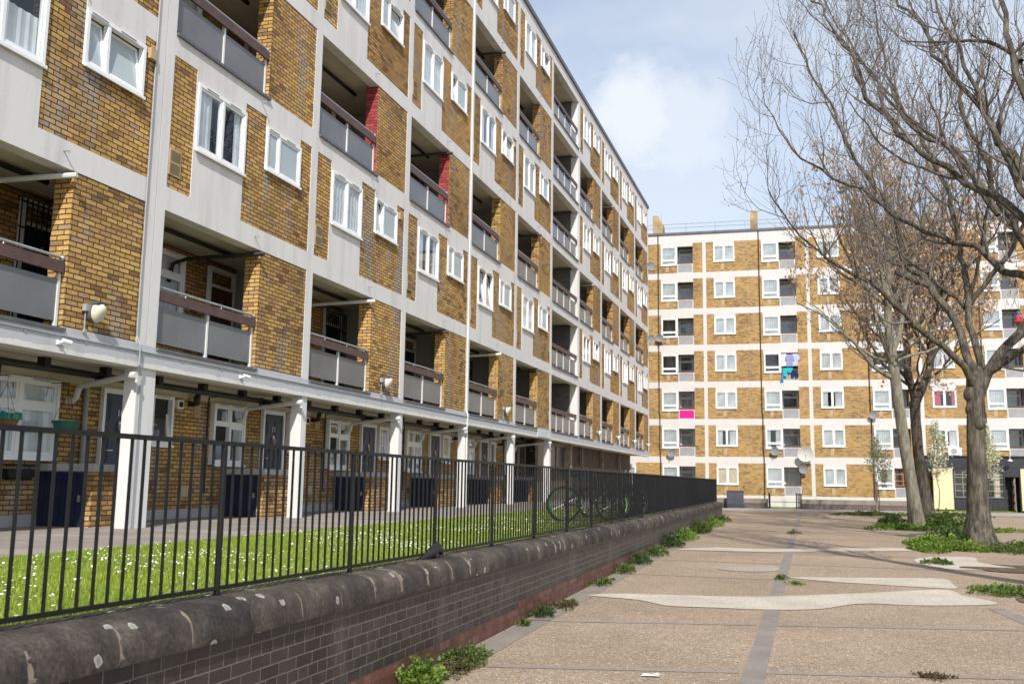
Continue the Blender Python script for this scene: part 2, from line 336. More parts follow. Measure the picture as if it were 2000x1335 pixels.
def foliage(name, a, b, c, rough=.55):
    t = NT(name); gi = t.n('ShaderNodeNewGeometry')
    col = t.ramp(gi.outputs['Random Per Island'], [(0, a), (.5, b), (1, c)])
    col = t.mix(.6, col, t.ramp(t.noise(1.9, 6, .68), [(.3, (.62,.72,.6)), (.5, (1,1,1)), (.72, (1.3,1.12,.9))]), 'MULTIPLY')
    t.fin(col, rough, .25); t.set(t.b.inputs['Subsurface Weight'], 0.0)
    tl = t.n('ShaderNodeBsdfTranslucent'); t.l(col, tl.inputs[0]); mxs = t.n('ShaderNodeMixShader'); mxs.inputs[0].default_value = .35
    t.l(t.b.outputs[0], mxs.inputs[1]); t.l(tl.outputs[0], mxs.inputs[2]); t.l(mxs.outputs[0], t.o.inputs[0]); return t.m
M['grass'] = foliage('lawn_grass', (.155,.235,.025), (.27,.37,.042), (.44,.49,.10))
M['turf'] = plain('turf_soil', (.17,.23,.035), .95, .05, var=.3, scale=5)
M['weed'] = foliage('weed_leaf', (.045,.08,.02), (.085,.14,.03), (.17,.21,.055))
M['weed_bright'] = foliage('bright_weed_leaf', (.08,.15,.02), (.15,.25,.035), (.25,.32,.07))
M['weed_dark'] = foliage('dark_weed_leaf', (.03,.065,.018), (.055,.10,.03), (.09,.14,.04))
M['weed_red'] = foliage('reddish_weed_leaf', (.10,.03,.03), (.09,.075,.035), (.12,.14,.04))
M['daisy'] = plain('daisy_white', (.85,.85,.80), .7, .2, var=.03)
M['blossom'] = foliage('pale_blossom', (.34,.40,.16), (.58,.58,.42), (.80,.78,.66))
M['samara'] = foliage('dry_brown_seeds', (.30,.185,.105), (.46,.31,.19), (.62,.45,.30))
M['frosted'] = plain('frosted_pane', (.40,.46,.49), .12, .6, var=.06, scale=1.2)
M['bud'] = plain('dark_bud', (.035,.028,.024), .8, .1)
def bark(name, a, b, c, lich=.25):
    t = NT(name); v = 'Object'
    f = t.noise(11, 7, .75, v, (1, 1, .20)); k = t.ramp(f, [(.36, a), (.49, b), (.62, c)])
    k = t.mix(t.ramp(t.noise(1.6, 4, .6, v), [(.5, 0.), (.75, lich)]), k, (.16,.17,.06))
    k = t.mix(.4, k, t.ramp(t.noise(40, 3, .7, v), [(.3, .6), (.7, 1.25)]), 'MULTIPLY'); t.bump(f, 1.0, .05); return t.fin(k, .9, .12)
M['bark'] = bark('brown_bark', (.042,.036,.029), (.095,.082,.066), (.19,.166,.136), .25)
M['bark_pale'] = bark('pale_bark', (.12,.108,.082), (.22,.20,.155), (.32,.29,.23), .3)
M['bark_dark'] = bark('dark_bark', (.03,.025,.021), (.065,.053,.045), (.12,.10,.085), .25)
M['twig'] = bark('twig_bark', (.095,.079,.068), (.175,.150,.132), (.28,.245,.215), .12)

# ------------------------------------------------------------------ shared window / door / balcony meshes
CACHE = {}
def window_meshes(w, h, vs=(), hs=(), tilt=(), sill=True, curt=None, cdepth=.05, frost=False):
    """x 0..w, z 0..h, front at y=-.03; vs / hs are mullion and transom positions; tilt lists lights standing ajar"""
    key = (round(w, 3), round(h, 3), vs, hs, tilt, sill, curt, cdepth, frost)
    if key in CACHE: return CACHE[key]
    f = MB(); g = MB(); c = MB(); T = .058
    f.box(0, T, -.03, .07, 0, h); f.box(w-T, w, -.03, .07, 0, h); f.box(T, w-T, -.03, .07, 0, T); f.box(T, w-T, -.03, .07, h-T, h)
    X = [T*.5]+list(vs)+[w-T*.5]; Z = [T*.5]+list(hs)+[h-T*.5]
    for x in vs: f.box(x-T/2, x+T/2, -.026, .066, T, h-T)
    for z in hs:
        for a, b in zip(X, X[1:]): f.box(a+T/2, b-T/2, -.026, .066, z-T/2, z+T/2)
    n = 0
    for a, b in zip(X, X[1:]):
        for p, q in zip(Z, Z[1:]):
            x0, x1, z0, z1 = a+T/2, b-T/2, p+T/2, q-T/2; s = .045
            th = .15 if n in tilt else 0.0
            def tr(P):
                if not th: return P
                y, z = P[1]-.0, P[2]-z0
                return (P[0], y*math.cos(th)+z*math.sin(th), z0+z*math.cos(th))
            def bx(u0, u1, z_0, z_1):
                k = MB(); k.box(u0, u1, -.010, .04, z_0, z_1)
                for fc in k.f: f.face([tr(k.v[i]) for i in fc])
            bx(x0, x0+s, z0, z1); bx(x1-s, x1, z0, z1); bx(x0+s, x1-s, z0, z0+s); bx(x0+s, x1-s, z1-s, z1)
            g.face([tr(P) for P in ((x0+s, .005, z0+s), (x1-s, .005, z0+s), (x1-s, .005, z1-s), (x0+s, .005, z1-s))])
            n += 1
    if sill: f.box(-.012, w+.012, -.062, -.031, -.03, .014)
    for i in range(len(X)-1):
        m = (X[i]+X[i+1])/2; f.box(m-.17, m+.17, -.040, -.030, h-.034, h-.020, 1)     # trickle vents
    if curt:
        def folds(x0, x1, z0, z1, y, step=.045, amp=.010):
            nn = max(2, int((x1-x0)/step)); P = [(x0+(x1-x0)*i/nn, y+amp*math.sin(i*2.1)+.004*math.sin(i*.9)) for i in range(nn+1)]
            for (a, ya), (b, yb) in zip(P, P[1:]): c.face([(a, ya, z0), (b, yb, z0), (b, yb, z1), (a, ya, z1)])
        if curt in ('full', 'blue', 'tan'): folds(.03, w-.03, .03, h-.02, cdepth)
        elif curt in ('part', 'redpart'): folds(.03, w*.34, .03, h-.02, cdepth); folds(w*.8, w-.03, .03, h-.02, cdepth)
        elif curt == 'half': folds(.03, w-.03, .03, h*.55, cdepth)
        elif curt == 'far': folds(.03, w-.03, .03, h-.02, cdepth)
        elif curt == 'farhalf': folds(.03, w*.30, .03, h-.02, cdepth); folds(w*.62, w-.03, .03, h-.02, cdepth)
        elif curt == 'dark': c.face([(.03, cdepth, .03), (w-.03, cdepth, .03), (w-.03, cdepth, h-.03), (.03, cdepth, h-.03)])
        elif curt == 'blind':
            for i in range(int((h-.1)/.06)):
                z = .05+i*.06; c.face([(.04, cdepth, z), (w-.04, cdepth, z), (w-.04, cdepth+.02, z+.057), (.04, cdepth+.02, z+.057)])
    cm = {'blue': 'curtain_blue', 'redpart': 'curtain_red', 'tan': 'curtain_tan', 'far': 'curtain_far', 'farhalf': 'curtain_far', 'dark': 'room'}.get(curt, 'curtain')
    r = CACHE[key] = (f.mesh('window_frame', [M['upvc'], M['pipe_grey']]), g.mesh('window_pane', M['frosted' if frost else 'glass']), c.mesh('window_curtain', M[cm]) if c.f else None)
    return r
def add_window(parent, x, y, z, w, h, name='window', **k):
    fm, gm, cm = window_meshes(w, h, **k)
    o = put(name, fm, parent, (x, y, z)); put('pane', gm, o)
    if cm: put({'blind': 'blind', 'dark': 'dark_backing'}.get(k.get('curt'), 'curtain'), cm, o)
    return o
def door_meshes(w=.9, h=2.07, leaf='navy', transom=0.0):
    key = ('door', w, h, leaf, transom)
    if key in CACHE: return CACHE[key]
    f = MB(); T = .06
    f.box(0, T, -.03, .05, 0, h); f.box(w-T, w, -.03, .05, 0, h); f.box(T, w-T, -.03, .05, h-.09, h)
    if transom: f.box(T, w-T, -.028, .05, h-.09-transom-.05, h-.09-transom)
    top = h-.09-(transom+.05 if transom else 0)
    l = MB(); l.box(T, w-T, .0, .045, .02, top)
    cw = (w-2*T); px = [(T+.1, T+cw/2-.045), (T+cw/2+.045, w-T-.1)]
    for a, b in px:
        for p, q in ((.15, .62), (.80, 1.36), (1.50, top-.12)):
            l.box(a, b, -.006, -.0, p, q); l.box(a+.035, b-.035, -.013, -.006, p+.035, q-.035)
    k = MB(); k.tube([(w/2-.03, -.02, 1.47), (w/2-.045, -.035, 1.40), (w/2, -.04, 1.34), (w/2+.045, -.035, 1.40), (w/2+.03, -.02, 1.47)], .011, 6); k.lathe([(0, -.03), (.035, -.022), (.04, 0)], (w/2, 0, 1.49), 10, 'y')
    p = MB(); p.box(w/2-.14, w/2+.14, -.018, -.0135, .68, .76); p.box(w/2-.11, w/2+.11, -.024, -.018, .70, .74)
    hd = MB(); hd.tube([(T+.07, -.005, 1.02), (T+.07, -.05, 1.02), (T+.2, -.055, 1.02)], .012, 6)
    CACHE[key] = (f.mesh('door_frame', M['upvc']), l.mesh('door_leaf', M[leaf]), k.mesh('door_knocker', M['brass'], True), p.mesh('letter_plate', M['steel']), hd.mesh('door_handle', M['steel'], True))
    return CACHE[key]
def add_door(parent, x, y, z, w=.9, h=2.07, leaf='navy', number=None, transom=0.0):
    fm, lm, km, pm, hm = door_meshes(w, h, leaf, transom)
    o = put('front_door', fm, parent, (x, y, z)); put('door_leaf', lm, o); put('knocker', km, o); put('letter_plate', pm, o); put('handle', hm, o)
    if number:
        cu = bpy.data.curves.new('door_number', 'FONT'); cu.body = number; cu.size = .17; cu.extrude = .004; cu.align_x = 'CENTER'
        to = bpy.data.objects.new('text', cu); me = bpy.data.meshes.new_from_object(to); me.materials.clear(); me.materials.append(M['steel']); bpy.data.objects.remove(to); put('door_number', me, o, (w/2, -.012, 1.60), (R(90), 0, 0))
    return o
def balcony_meshes(w, n=2, inset=.12, panel='grey_panel', rail=True):
    key = ('balc', round(w, 3), n, inset, panel, rail)
    if key in CACHE: return CACHE[key]
    y = inset; p = MB(); step = w/n
    p.box(-.022, .022, y-.05, y+.0, .0, .76); p.box(-.05, .05, y-.05, y+.05, 0, .012); pxs = [min(max(step*i, .03), w-.05) for i in range(n+1)]
    pans = []
    for i in range(n):
        q = MB(); q.box(step*i+.03, step*(i+1)-.03, y-.032, y-.012, .10, .675); pans.append(q.mesh('balcony_panel', M[panel]))
    k = MB(); k.box(.0, w-.02, y-.095, y-.052, .765, .925)
    for x, z in ((w*.32, .84), (w*.42, .80), (w*.55, .88), (w*.68, .82), (w*.83, .79)): k.lathe([(.0, -.006), (.014, -.003), (.016, 0)], (x, y-.0955, z), 6, 'y')
    h = MB(); h.tube([(.0, y-.04, .985), (w-.03, y-.04, .985)], .021, 8); h.lathe([(.0, -.03), (.045, -.03), (.045, 0), (0, 0)], (w-.01, y-.04, .985), 10, 'x')
    for x in (w*.27, w*.63): h.tube([(x, y-.04, .965), (x, y-.05, .925)], .012, 6)
    s = MB(); s.box(.0, w+.02, -.045, y+.10, -.045, .004)
    CACHE[key] = (p.mesh('balcony_post', M['post_white']), pxs, pans, k.mesh('balcony_plank', M['plank']), h.mesh('balcony_handrail', M['galv'], True), s.mesh('balcony_sill', M['lead']))
    return CACHE[key]
def add_balcony(parent, x, z, w, n=2, panel='grey_panel', inset=.12, rail=True):
    pm, pxs, pans, km, hm, sm = balcony_meshes(w, n, inset, panel, rail)
    o = put('balcony_railing', sm, parent, (x, 0, z))
    for q in pxs: put('post', pm, o, (q, 0, 0))
    for q in pans:
        pn = put('panel', q, o)
        if panel == 'pink_panel': tag(pn, 'bright pink balcony panel')
    put('plank', km, o)
    if rail: put('handrail', hm, o)
    return o

# ================================================================== LEFT BLOCK  (local x along the front, y inwards, z up)
BW = 4.8303
KF, KL = -2, 10
left = thing('apartment_block', 'long seven storey yellow brick and white concrete block with balconies, behind the lawn', 'apartment block', (-9.7368, 12.5238, 0), R(90))
def cx(k): return k*BW
def zb(l): return 3.48+2.6*(l-1)
wh = MB(); br = MB(); so_ = MB(); pw = MB(); rr = MB()
LO = lambda k: .315 if k == 0 else .115
ZT = 19.15
for k in range(KF, KL+1):
    c = cx(k)
    if k == 0:
        wh.box(c-.315, c-.088, 0, .25, 3.485, ZT); wh.box(c-.072, c+.15, 0, .25, 3.485, ZT); wh.box(c-.088, c-.072, .05, .25, 3.485, ZT, 1)
    else: wh.box(c-LO(k), c+.15, 0, .25, 3.485, ZT)
    pw.box(c-.08, c+.08, .25, 1.66, 3.50, ZT)
rnd = random.Random(5)
bal_doors = []; win_n = 0
for k in range(KF, KL):
    c = cx(k); u1 = BW-LO(k+1)
    stair = (k == 5)
    for l in range(1, 7):
        z = zb(l); top = z+2.22; nb = z+2.6 if l < 6 else ZT
        wh.box(c+.15, c+u1, 0, .25, top, nb)
        if stair:
            wh.box(c+u1-.12, c+u1, .012, .34, z, top)
            add_balcony(left, c+.15, z, u1-.27, 4, rail=False)
            wn = MB()
            pw.box(c+u1-.20, c+u1-.01, .345, 1.63, z, top, 2)  # side wall on every floor; its dark colour stands in for shade
            if l % 2 == 0: pw.box(c+.16, c+u1-.21, 1.63, 1.66, z, top, 2)
            else: add_window(left, c+1.2, 1.60, z+.75, 1.15, 1.35, 'landing_window', vs=(.575,), hs=(.85,), curt='full', cdepth=.045)
            continue
        if l % 2 == 0:
            # window storey
            br.box(c+.15, c+.77, .012, .25, z, top)
            wh.box(c+.77, c+2.26, .0, .25, z, z+.84); wh.box(c+.77, c+2.26, .0, .25, z+2.02, top); wh.box(c+.77, c+.80, 0, .25, z+.84, z+2.02)
            br.box(c+2.26, c+2.97, .012, .25, z, top); br.box(c+2.97, c+4.25, .012, .25, z, z+1.19)
            wh.box(c+2.97, c+4.25, 0, .25, z+2.035, top); br.box(c+4.25, c+u1, .012, .25, z, top)
            cur = rnd.choice(['full', 'full', 'part', 'half', 'blue', 'full', 'tan'])
            t = ((0, 1),) if (k, l) == (3, 2) else ()
            add_window(left, c+.80, 0, z+.84, 1.46, 1.18, vs=(.73,), curt=None if t else cur, tilt=t[0] if t else ())
            t2 = {(-1, 2): (0, 1), (1, 2): (0,), (1, 4): (1,), (2, 4): (0,), (3, 4): (0, 1), (4, 6): (1,), (6, 2): (1,), (2, 6): (0,)}.get((k, l), ())
            add_window(left, c+2.97, 0, z+1.19, 1.28, .845, vs=(.46,), frost=True, tilt=t2)
        else:
            bw = 2.99-.15
            br.box(c+2.99, c+u1, .012, .33, z+.025, top)
            wh.box(c+2.99, c+u1, .0, .25, z-.0, z+.025) if l > 1 else None
            add_balcony(left, c+.15, z, bw)
            if (k, l) in ((1, 3), (2, 3)):
                rr = MB(); rr.box(c+2.978, c+2.9895, .02, .328, z+.03, top-.002); tag(rr.build('painted_reveal', M['brick_red'], left), 'red painted brick balcony reveal')
            # inside the recess
            cur = rnd.choice(['full', 'full', 'part', 'blind'])
            add_window(left, c+1.15, 1.56, z+.72, 1.72, 1.45, 'balcony_window', vs=(.86,), hs=(1.0,), sill=False, curt=cur, cdepth=.08)
            lf = rnd.choice(['door_dark', 'door_dark', 'navy', 'door_brown'])
            add_door(left, c+3.72, 1.60, z-.02, .9, 2.2, lf, transom=.26)
            if (k, l) in ((-1, 1), (1, 1), (3, 1), (4, 1), (2, 3), (7, 3)):
                q = MB()
                for i in range(11): q.bar((c+3.62+i*.105, 1.50, z), (c+3.62+i*.105, 1.50, z+2.15), .016)
                for zz in (.15, 1.05, 1.7, 2.1): q.bar((c+3.6, 1.51, z+zz), (c+4.7, 1.51, z+zz), .022)
                q.build('security_grille', M['black'], left)
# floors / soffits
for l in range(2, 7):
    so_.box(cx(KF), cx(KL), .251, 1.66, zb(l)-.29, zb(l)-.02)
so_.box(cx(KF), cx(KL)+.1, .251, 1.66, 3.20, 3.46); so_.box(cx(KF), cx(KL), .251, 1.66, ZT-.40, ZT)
# first-floor beam in two tiers
be = MB()
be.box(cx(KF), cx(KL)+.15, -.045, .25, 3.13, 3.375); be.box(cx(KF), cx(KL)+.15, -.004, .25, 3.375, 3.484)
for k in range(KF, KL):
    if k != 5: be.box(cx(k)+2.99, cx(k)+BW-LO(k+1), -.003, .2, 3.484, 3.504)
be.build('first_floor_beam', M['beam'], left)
wh.build('concrete_frame', [M['white'], M['lead']], left)
br.build('brick_facing', M['brick'], left)
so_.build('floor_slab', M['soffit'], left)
pw.build('party_wall', [M['plinth'], M['soffit'], M['brick_grey']], left)
core = MB(); core.box(cx(KF), cx(KL)+.14, 1.66, 11, .2, ZT); core.build('rear_wall', M['brick'], left)
en = MB(); en.box(cx(KL)+.081, cx(KL)+.15, .25, 1.659, 3.46, ZT); en.build('end_wall', M['brick'], left)
rf = MB(); rf.box(cx(KF)-.1, cx(KL)+.22, -.07, 11.1, ZT, 19.33); rf.build('roof_edge', M['lead'], left)
# ground storey
gw = MB(); gw.box(cx(KF), cx(5)+.14, 1.60, 1.659, 2.97, 3.199); gw.build('cream_band', M['soffit'], left)
pl = MB(); pl.box(cx(KF), cx(5), 1.63, 1.659, .70, .90); pl.build('wall_plinth', M['plinth'], left)
for k in range(KF, 6):
    c = cx(k); p = MB(); p.box(c-.24 if k == 0 else c-.065, c+.19 if k == 0 else c+.14, .0, .23, .7, 3.13)
    p.build('pillar', M['white'], left)
def bin_store(k, first=[]):
    c = cx(k)
    b = MB(); b.box(c-.25, c+.82, .66, 1.659, .72, 1.56); o = b.build('bin_store', M['brick'], left)
    cp = MB(); cp.box(c-.285, c+.86, .625, 1.659, 1.56, 1.67); cp.build('coping', M['lavender'], o)
    d = MB(); d.box(c-.285, c-.251, .80, 1.62, .735, 1.545)
    for i in range(8): d.box(c-.292, c-.285, .81+i*.1, .90+i*.1, .75, 1.53)
    d.build('store_door', M['navy'], o); h = MB(); h.box(c-.31, c-.293, .83, .87, 1.10, 1.20); h.build('latch', M['steel'], o)
nums = {-1: '10', 0: '11'}
for k in range(KF, 5):
    c = cx(k+1)
    big = (k == -1)
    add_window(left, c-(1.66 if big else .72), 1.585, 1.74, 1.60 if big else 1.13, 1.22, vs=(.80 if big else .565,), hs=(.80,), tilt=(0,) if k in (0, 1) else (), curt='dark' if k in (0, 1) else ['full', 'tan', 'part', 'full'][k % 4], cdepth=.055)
    add_door(left, c+(.95 if k == -1 else 1.12), 1.60, .90, .90, 2.07, 'navy' if k < 2 else 'door_dark', nums.get(k-0, None))
    if k < 4: add_window(left, c+2.2, 1.585, 2.05, .62, .91, 'narrow_window', tilt=(0,) if k == -2 or k == -1 else (), curt='dark' if k < 0 else 'full', cdepth=.07)
    bin_store(k+1)
    f = MB(); f.box(c+2.93, c+3.11, 1.56, 1.66, 2.76, 2.92); f.box(c+2.97, c+3.07, 1.545, 1.56, 2.79, 2.89, 1); f.build('extractor_vent', [M['upvc'], M['room']], left)
    a = MB(); a.box(c+3.55, c+3.77, 1.645, 1.66, 2.68, 2.90); a.build('air_brick', M['vent'], left); a = MB(); a.box(c+3.3, c+3.52, 1.645, 1.66, 1.12, 1.34); a.build('air_brick', M['vent'], left)
    fl = MB(); fl.tube([(c+3.40, 1.64, 2.88), (c+3.40, 1.48, 2.88), (c+3.40, 1.46, 3.12)], .055, 8); fl.tube([(c+3.40, 1.5, 2.9), (c+3.28, 1.42, 3.0)], .05, 8); fl.build('boiler_flue', M['black'], left, smooth=False)
    e = .42 if k == -1 else .24; wp = MB(); wp.tube([(c+.16, 1.62, 2.66), (c+.16, 1.50, 2.67), (c+.155, 1.44, 2.72), (c+.15, 1.40, 2.86), (c+.12, 1.34, 2.90), (c-e, -.10, 2.99)], .045, 8); wp.lathe([(.0, .062), (.052, .062), (.052, -.02), (.0, -.02)], (c-e, -.10, 2.99), 8, 'y'); wp.build('waste_pipe', M['pipe_white'], left)
    hp = MB(); hp.tube([(c+.55, 1.3, 3.16), (c+.55, 1.3, 3.02), (c+.2, 1.1, 3.0), (c-.05, .70, 3.0)], .045, 8); hp.build('drain_branch', M['black'], left)
    if k > KF: vp = MB(); vp.tube([(c+3.95, 1.60, 1.2), (c+3.95, 1.60, 3.05), (c+4.2, 1.45, 3.10), (c+5.2, 1.1, 3.10)], .022, 6); vp.build('black_pipe', M['black'], left)
for k in (-1,): wp = MB(); wp.tube([(cx(0)+.57, 1.60, .8), (cx(0)+.57, 1.60, 3.0)], .04, 8); wp.build('downpipe', M['pipe_grey'], left)
sp = MB(); sp.tube([(cx(KF), .95, 3.06), (cx(5)-.3, .95, 3.02)], .055, 8)
for i in range(26): sp.box(cx(KF)+.7+i*1.3, cx(KF)+.82+i*1.3, .88, 1.02, 3.05, 3.2)
sp.build('soffit_pipe', M['black'], left)
# undercroft from the landing bay on
uc = MB(); c5, c6 = cx(5), cx(6)
uc.box(c5+.17, c6-.2, .55, .62, .72, 1.55); uc.box(c5+.17, c6-.2, .55, .62, 2.98, 3.13)
for i in range(4): uc.box(c5+.17+i*1.47, c5+.25+i*1.47, .53, .64, 1.55, 2.98)
uc.build('entrance_screen', M['timber'], left)
sc = MB()
for i in range(3): sc.box(c5+.25+i*1.47, c5+1.64+i*1.47, .57, .60, 1.56, 2.97)
sc.build('dark_screen_panel', plain('dark_screen', (.05,.047,.05), .3, .5, var=.2), left)
p = MB(); p.box(c6-.16, c6+.12, .3, .62, .7, 3.13); p.build('timber_post', M['timber'], left)
for k in range(7, 10): p = MB(); p.box(cx(k)-.07, cx(k)+.07, .9, 1.04, .7, 3.2); p.build('timber_post', M['timber'], left)
ub = MB(); ub.box(c6+.13, cx(10)-.6, 1.08, 1.16, 2.28, 3.19); ub.build('boarding', M['board'], left)
ul = MB(); ul.box(c6+.13, cx(10)-.6, 1.5, 1.659, .7, 2.9); ul.build('undercroft_wall', plain('pinkish_render', (.34,.29,.265), .9, .1, var=.1), left)
# pipes sticking out of the balcony soffits, down pipes on the front, air vents on the brick
for k, l, m in ((-1, 1, 'pipe_white'), (0, 1, 'black'), (1, 1, 'pipe_white'), (2, 1, 'black'), (3, 1, 'pipe_white'), (4, 1, 'black'), (2, 3, 'black'), (3, 5, 'black'), (4, 3, 'black'), (6, 3, 'pipe_grey'), (7, 5, 'pipe_grey')):
    c = cx(k); z = zb(l); q = MB(); q.tube([(c+2.9, -.12, z+2.13), (c+2.75, .35, z+2.09), (c+2.55, 1.3, z+2.03), (c+2.5, 1.55, z+1.95), (c+2.5, 1.62, z+1.6)], .04, 8); q.build('overflow_pipe', M[m], left)
for k in range(KF, KL):
    for l in (1, 3, 5):
        if k == 5: continue
        q = MB(); z = zb(l); c = cx(k); q.tube([(c+.2, .85, z+2.25), (c+3.4, .85, z+2.25)], .045, 6); q.build('ceiling_pipe', M['black'], left)
dp = MB(); dp.tube([(-.335, -.02, 19.1), (-.335, -.02, 3.6), (-.33, -.09, 3.45), (-.33, -.09, 3.15), (-.20, -.03, 3.0), (-.20, -.03, .75)], .014, 6); dp.build('cable_conduit', M['pipe_grey'], left)
dp = MB(); dp.tube([(cx(3)-.10, -.03, 19.1), (cx(3)-.10, -.03, 3.55), (cx(3)-.10, -.08, 3.4), (cx(3)-.04, -.04, 3.0), (cx(3)-.04, -.04, .75)], .028, 6); dp.build('downpipe', M['pipe_white'], left)
cd = MB(); cd.tube([(cx(KF), -.055, 3.372), (cx(5)-.3, -.055, 3.372)], .013, 6)
for i in range(30): cd.box(cx(KF)+.5+i*1.1, cx(KF)+.53+i*1.1, -.06, -.045, 3.33, 3.372)
cd.build('cable_conduit', M['pipe_grey'], left)
for k in range(KF, KL):
    if k == 5: continue
    for l in (2, 4, 6):
        c = cx(k); z = zb(l); q = MB(); q.box(c+.165, c+.46, -.012, .02, z+.22, z+.66)
        for i in range(2):
            for j in range(7): q.box(c+.19, c+.435, -.016, -.012, z+.25+i*.21+j*.026, z+.262+i*.21+j*.026, 1)
        q.build('air_vent', [M['vent'], plain('vent_slot', (.20,.145,.085), .9, .1) if 'vs' not in M else M['vs']], left); M.setdefault('vs', bpy.data.materials['vent_slot'])
for k, l in ((-1, 2), (3, 4), (4, 2), (1, 2)):
    c = cx(k); z = zb(l); q = MB(); q.box(c+4.32, c+4.46, -.06, .01, z+1.88, z+2.05); q.build('extractor_vent', M['vent'], left)
for k in range(KF, KL):
    for l in range(2, 7):
        if k != 5: q = MB(); q.tube([(cx(k)+2.75, .0, zb(l)-.16), (cx(k)+2.75, -.10, zb(l)-.17), (cx(k)+2.75, -.10, zb(l)-.20)], .014, 5); q.build('spout', M['pipe_grey'], left)
sg = MB(); sg.box(cx(5)-2.0, cx(5)-.15, -.075, -.046, 3.16, 3.44); sg.build('sign_board', plain('pale_sign', (.60,.63,.68), .5, .4), left)

# bulkhead lamps on the first-floor brickwork
LAMP = None
def wall_lamp(k, u, z, label):
    global LAMP
    c = u; loc = (-9.7368, 12.5238+u, z)
    if LAMP is None:
        r = thing('wall_lamp', label, 'lamp', loc, R(90), 'bulkhead lamps on the long block')
        b = MB(); b.box(-.07, .05, -.10, .0, -.02, .12); b.tube([(0, -.03, -.02), (0, -.03, -.40)], .014, 6); b.lathe([(0, 0), (.045, 0), (.045, .06), (0, .06)], (0, -.08, -.42), 10, 'y'); b.build('bracket', M['pipe_grey'], r)
        h = MB(); h.lathe([(0, .0), (.17, .02), (.19, .06), (.185, .12)], (.20, -.12, -.03), 18, 'y'); h.lathe([(.185, .0), (.20, -.01), (.20, -.05), (.186, -.05)], (.20, -.10, -.03), 18, 'y'); h.prism([(-.12, .13), (-.30, .135), (-.31, .16), (-.12, .185)], 'x', .06, .34); h.build('housing', M['lead'], r)
        g = MB(); prof = [(.175, 0), (.170, -.05), (.15, -.11), (.105, -.155), (.05, -.175), (0, -.18)]; g.lathe(prof, (.20, -.15, -.03), 18, 'y'); g.v = [(x, y+.25*(z+.03)*(y+.15)/.18*2 if y < -.15 else y, z*1.12) for x, y, z in g.v]; g.build('lens', M['lens'], r, smooth=True)
        r.scale = (.66, .66, .72); LAMP = r; return r
    c2 = copy_tree(LAMP); c2.location = loc; c2['label'] = label; return c2
for u, z, lb in ((-1.45, 3.80, 'bulkhead lamp on the yellow brick left of the wide double column, nearest of all'), (8.45, 3.80, 'bulkhead lamp on the brick beside the third balcony of the first floor'),
                 (18.05, 3.85, 'bulkhead lamp on the brick beside the last balcony before the landing bay'), (32.75, 3.85, 'bulkhead lamp first beyond the landing bay, over the undercroft'),
                 (37.5, 3.85, 'bulkhead lamp second beyond the landing bay, over the undercroft'), (42.4, 3.85, 'bulkhead lamp third beyond the landing bay, over the undercroft'), (47.2, 3.85, 'bulkhead lamp at the far corner of the long block')):
    wall_lamp(0, u, z, lb)
CAM = None
for u, lb in ((-1.95, 'small white security camera on the beam under the nearest balcony'), (2.45, 'small white security camera on the beam under the second balcony')):
    r = thing('security_camera', lb, 'camera', (-9.69, 12.5238+u, 3.27), R(90), 'security cameras on the beam')
    b = MB(); b.box(-.03, .03, -.03, .0, -.03, .03); b.tube([(0, -.02, 0), (.02, -.08, 0)], .012, 6); b.build('mount', M['upvc'], r)
    b = MB(); b.tube([(-.02, -.09, .02), (.10, -.13, 0)], .032, 8); b.build('body', M['upvc'], r); b = MB(); b.tube([(.101, -.13, 0), (.106, -.131, 0)], .022, 8); b.build('lens', M['room'], r)
# hanging baskets in front of the nearest flat
def hang_basket(x, y, z, mat, label, leafy):
    r = thing('hanging_basket', label, 'basket', (x, y, z), 0, 'hanging baskets at the nearest flat')
    b = MB(); b.lathe([(0, -.17), (.11, -.165), (.17, -.09), (.20, .0), (.215, .0), (.215, .02), (.19, .02), (.18, 0.0), (0, -.02)], n=16); b.build('bowl', mat, r, smooth=False)
    c = MB()
    for a in (0, 2.1, 4.2): c.tube([(.2*math.cos(a), .2*math.sin(a), .0), (0, 0, .48)], .004, 4)
    c.tube([(0, 0, .48), (0, 0, .62)], .004, 4); c.tube([(0, 0, .60), (-.38, .0, .62), (-.42, 0, .40)], .008, 5); c.build('chain', M['black'], r)
    if leafy:
        e = MB(); rn = random.Random(3)
        for i in range(40):
            a = rn.uniform(0, 6.28); e.box(.2*math.cos(a)-.02, .2*math.cos(a)+.02, .2*math.sin(a)-.02, .2*math.sin(a)+.02, -.03, .03+rn.uniform(0, .05))
        e.build('rim_trim', M['teal'], r)
hang_basket(-10.95, 11.05, 2.30, M['coir'], 'coir hanging basket with a teal rim in front of the nearest white window', True)
hang_basket(-10.95, 12.25, 2.30, M['green_basket'], 'plain dark green hanging bowl beside door 10', False)
for y, lb in ((11.00, 'black wall planter below the nearest window, at the photo edge'), (11.80, 'black wall planter below the nearest window, beside the navy store door')):
    r = thing('wall_planter', lb, 'planter', (-11.40, y, 1.52), R(90), 'black wire wall planters')
    b = MB()
    for i in range(9):
        a = math.pi*i/8; b.tube([(-.28+.07*i, -.005, .12), (-.28+.07*i, -.16, .10), (-.28+.07*i, -.13, -.02), (-.28+.07*i, -.005, -.10)], .006, 4)
    b.tube([(-.30, -.01, .12), (-.30, -.16, .11), (.30, -.16, .11), (.30, -.01, .12)], .009, 4); b.build('basket_wire', M['black'], r)
    l = MB(); l.box(-.27, .27, -.14, -.01, -.07, .06); l.box(-.22, .22, -.11, -.02, -.10, -.07); l.build('liner', M['black'], r)

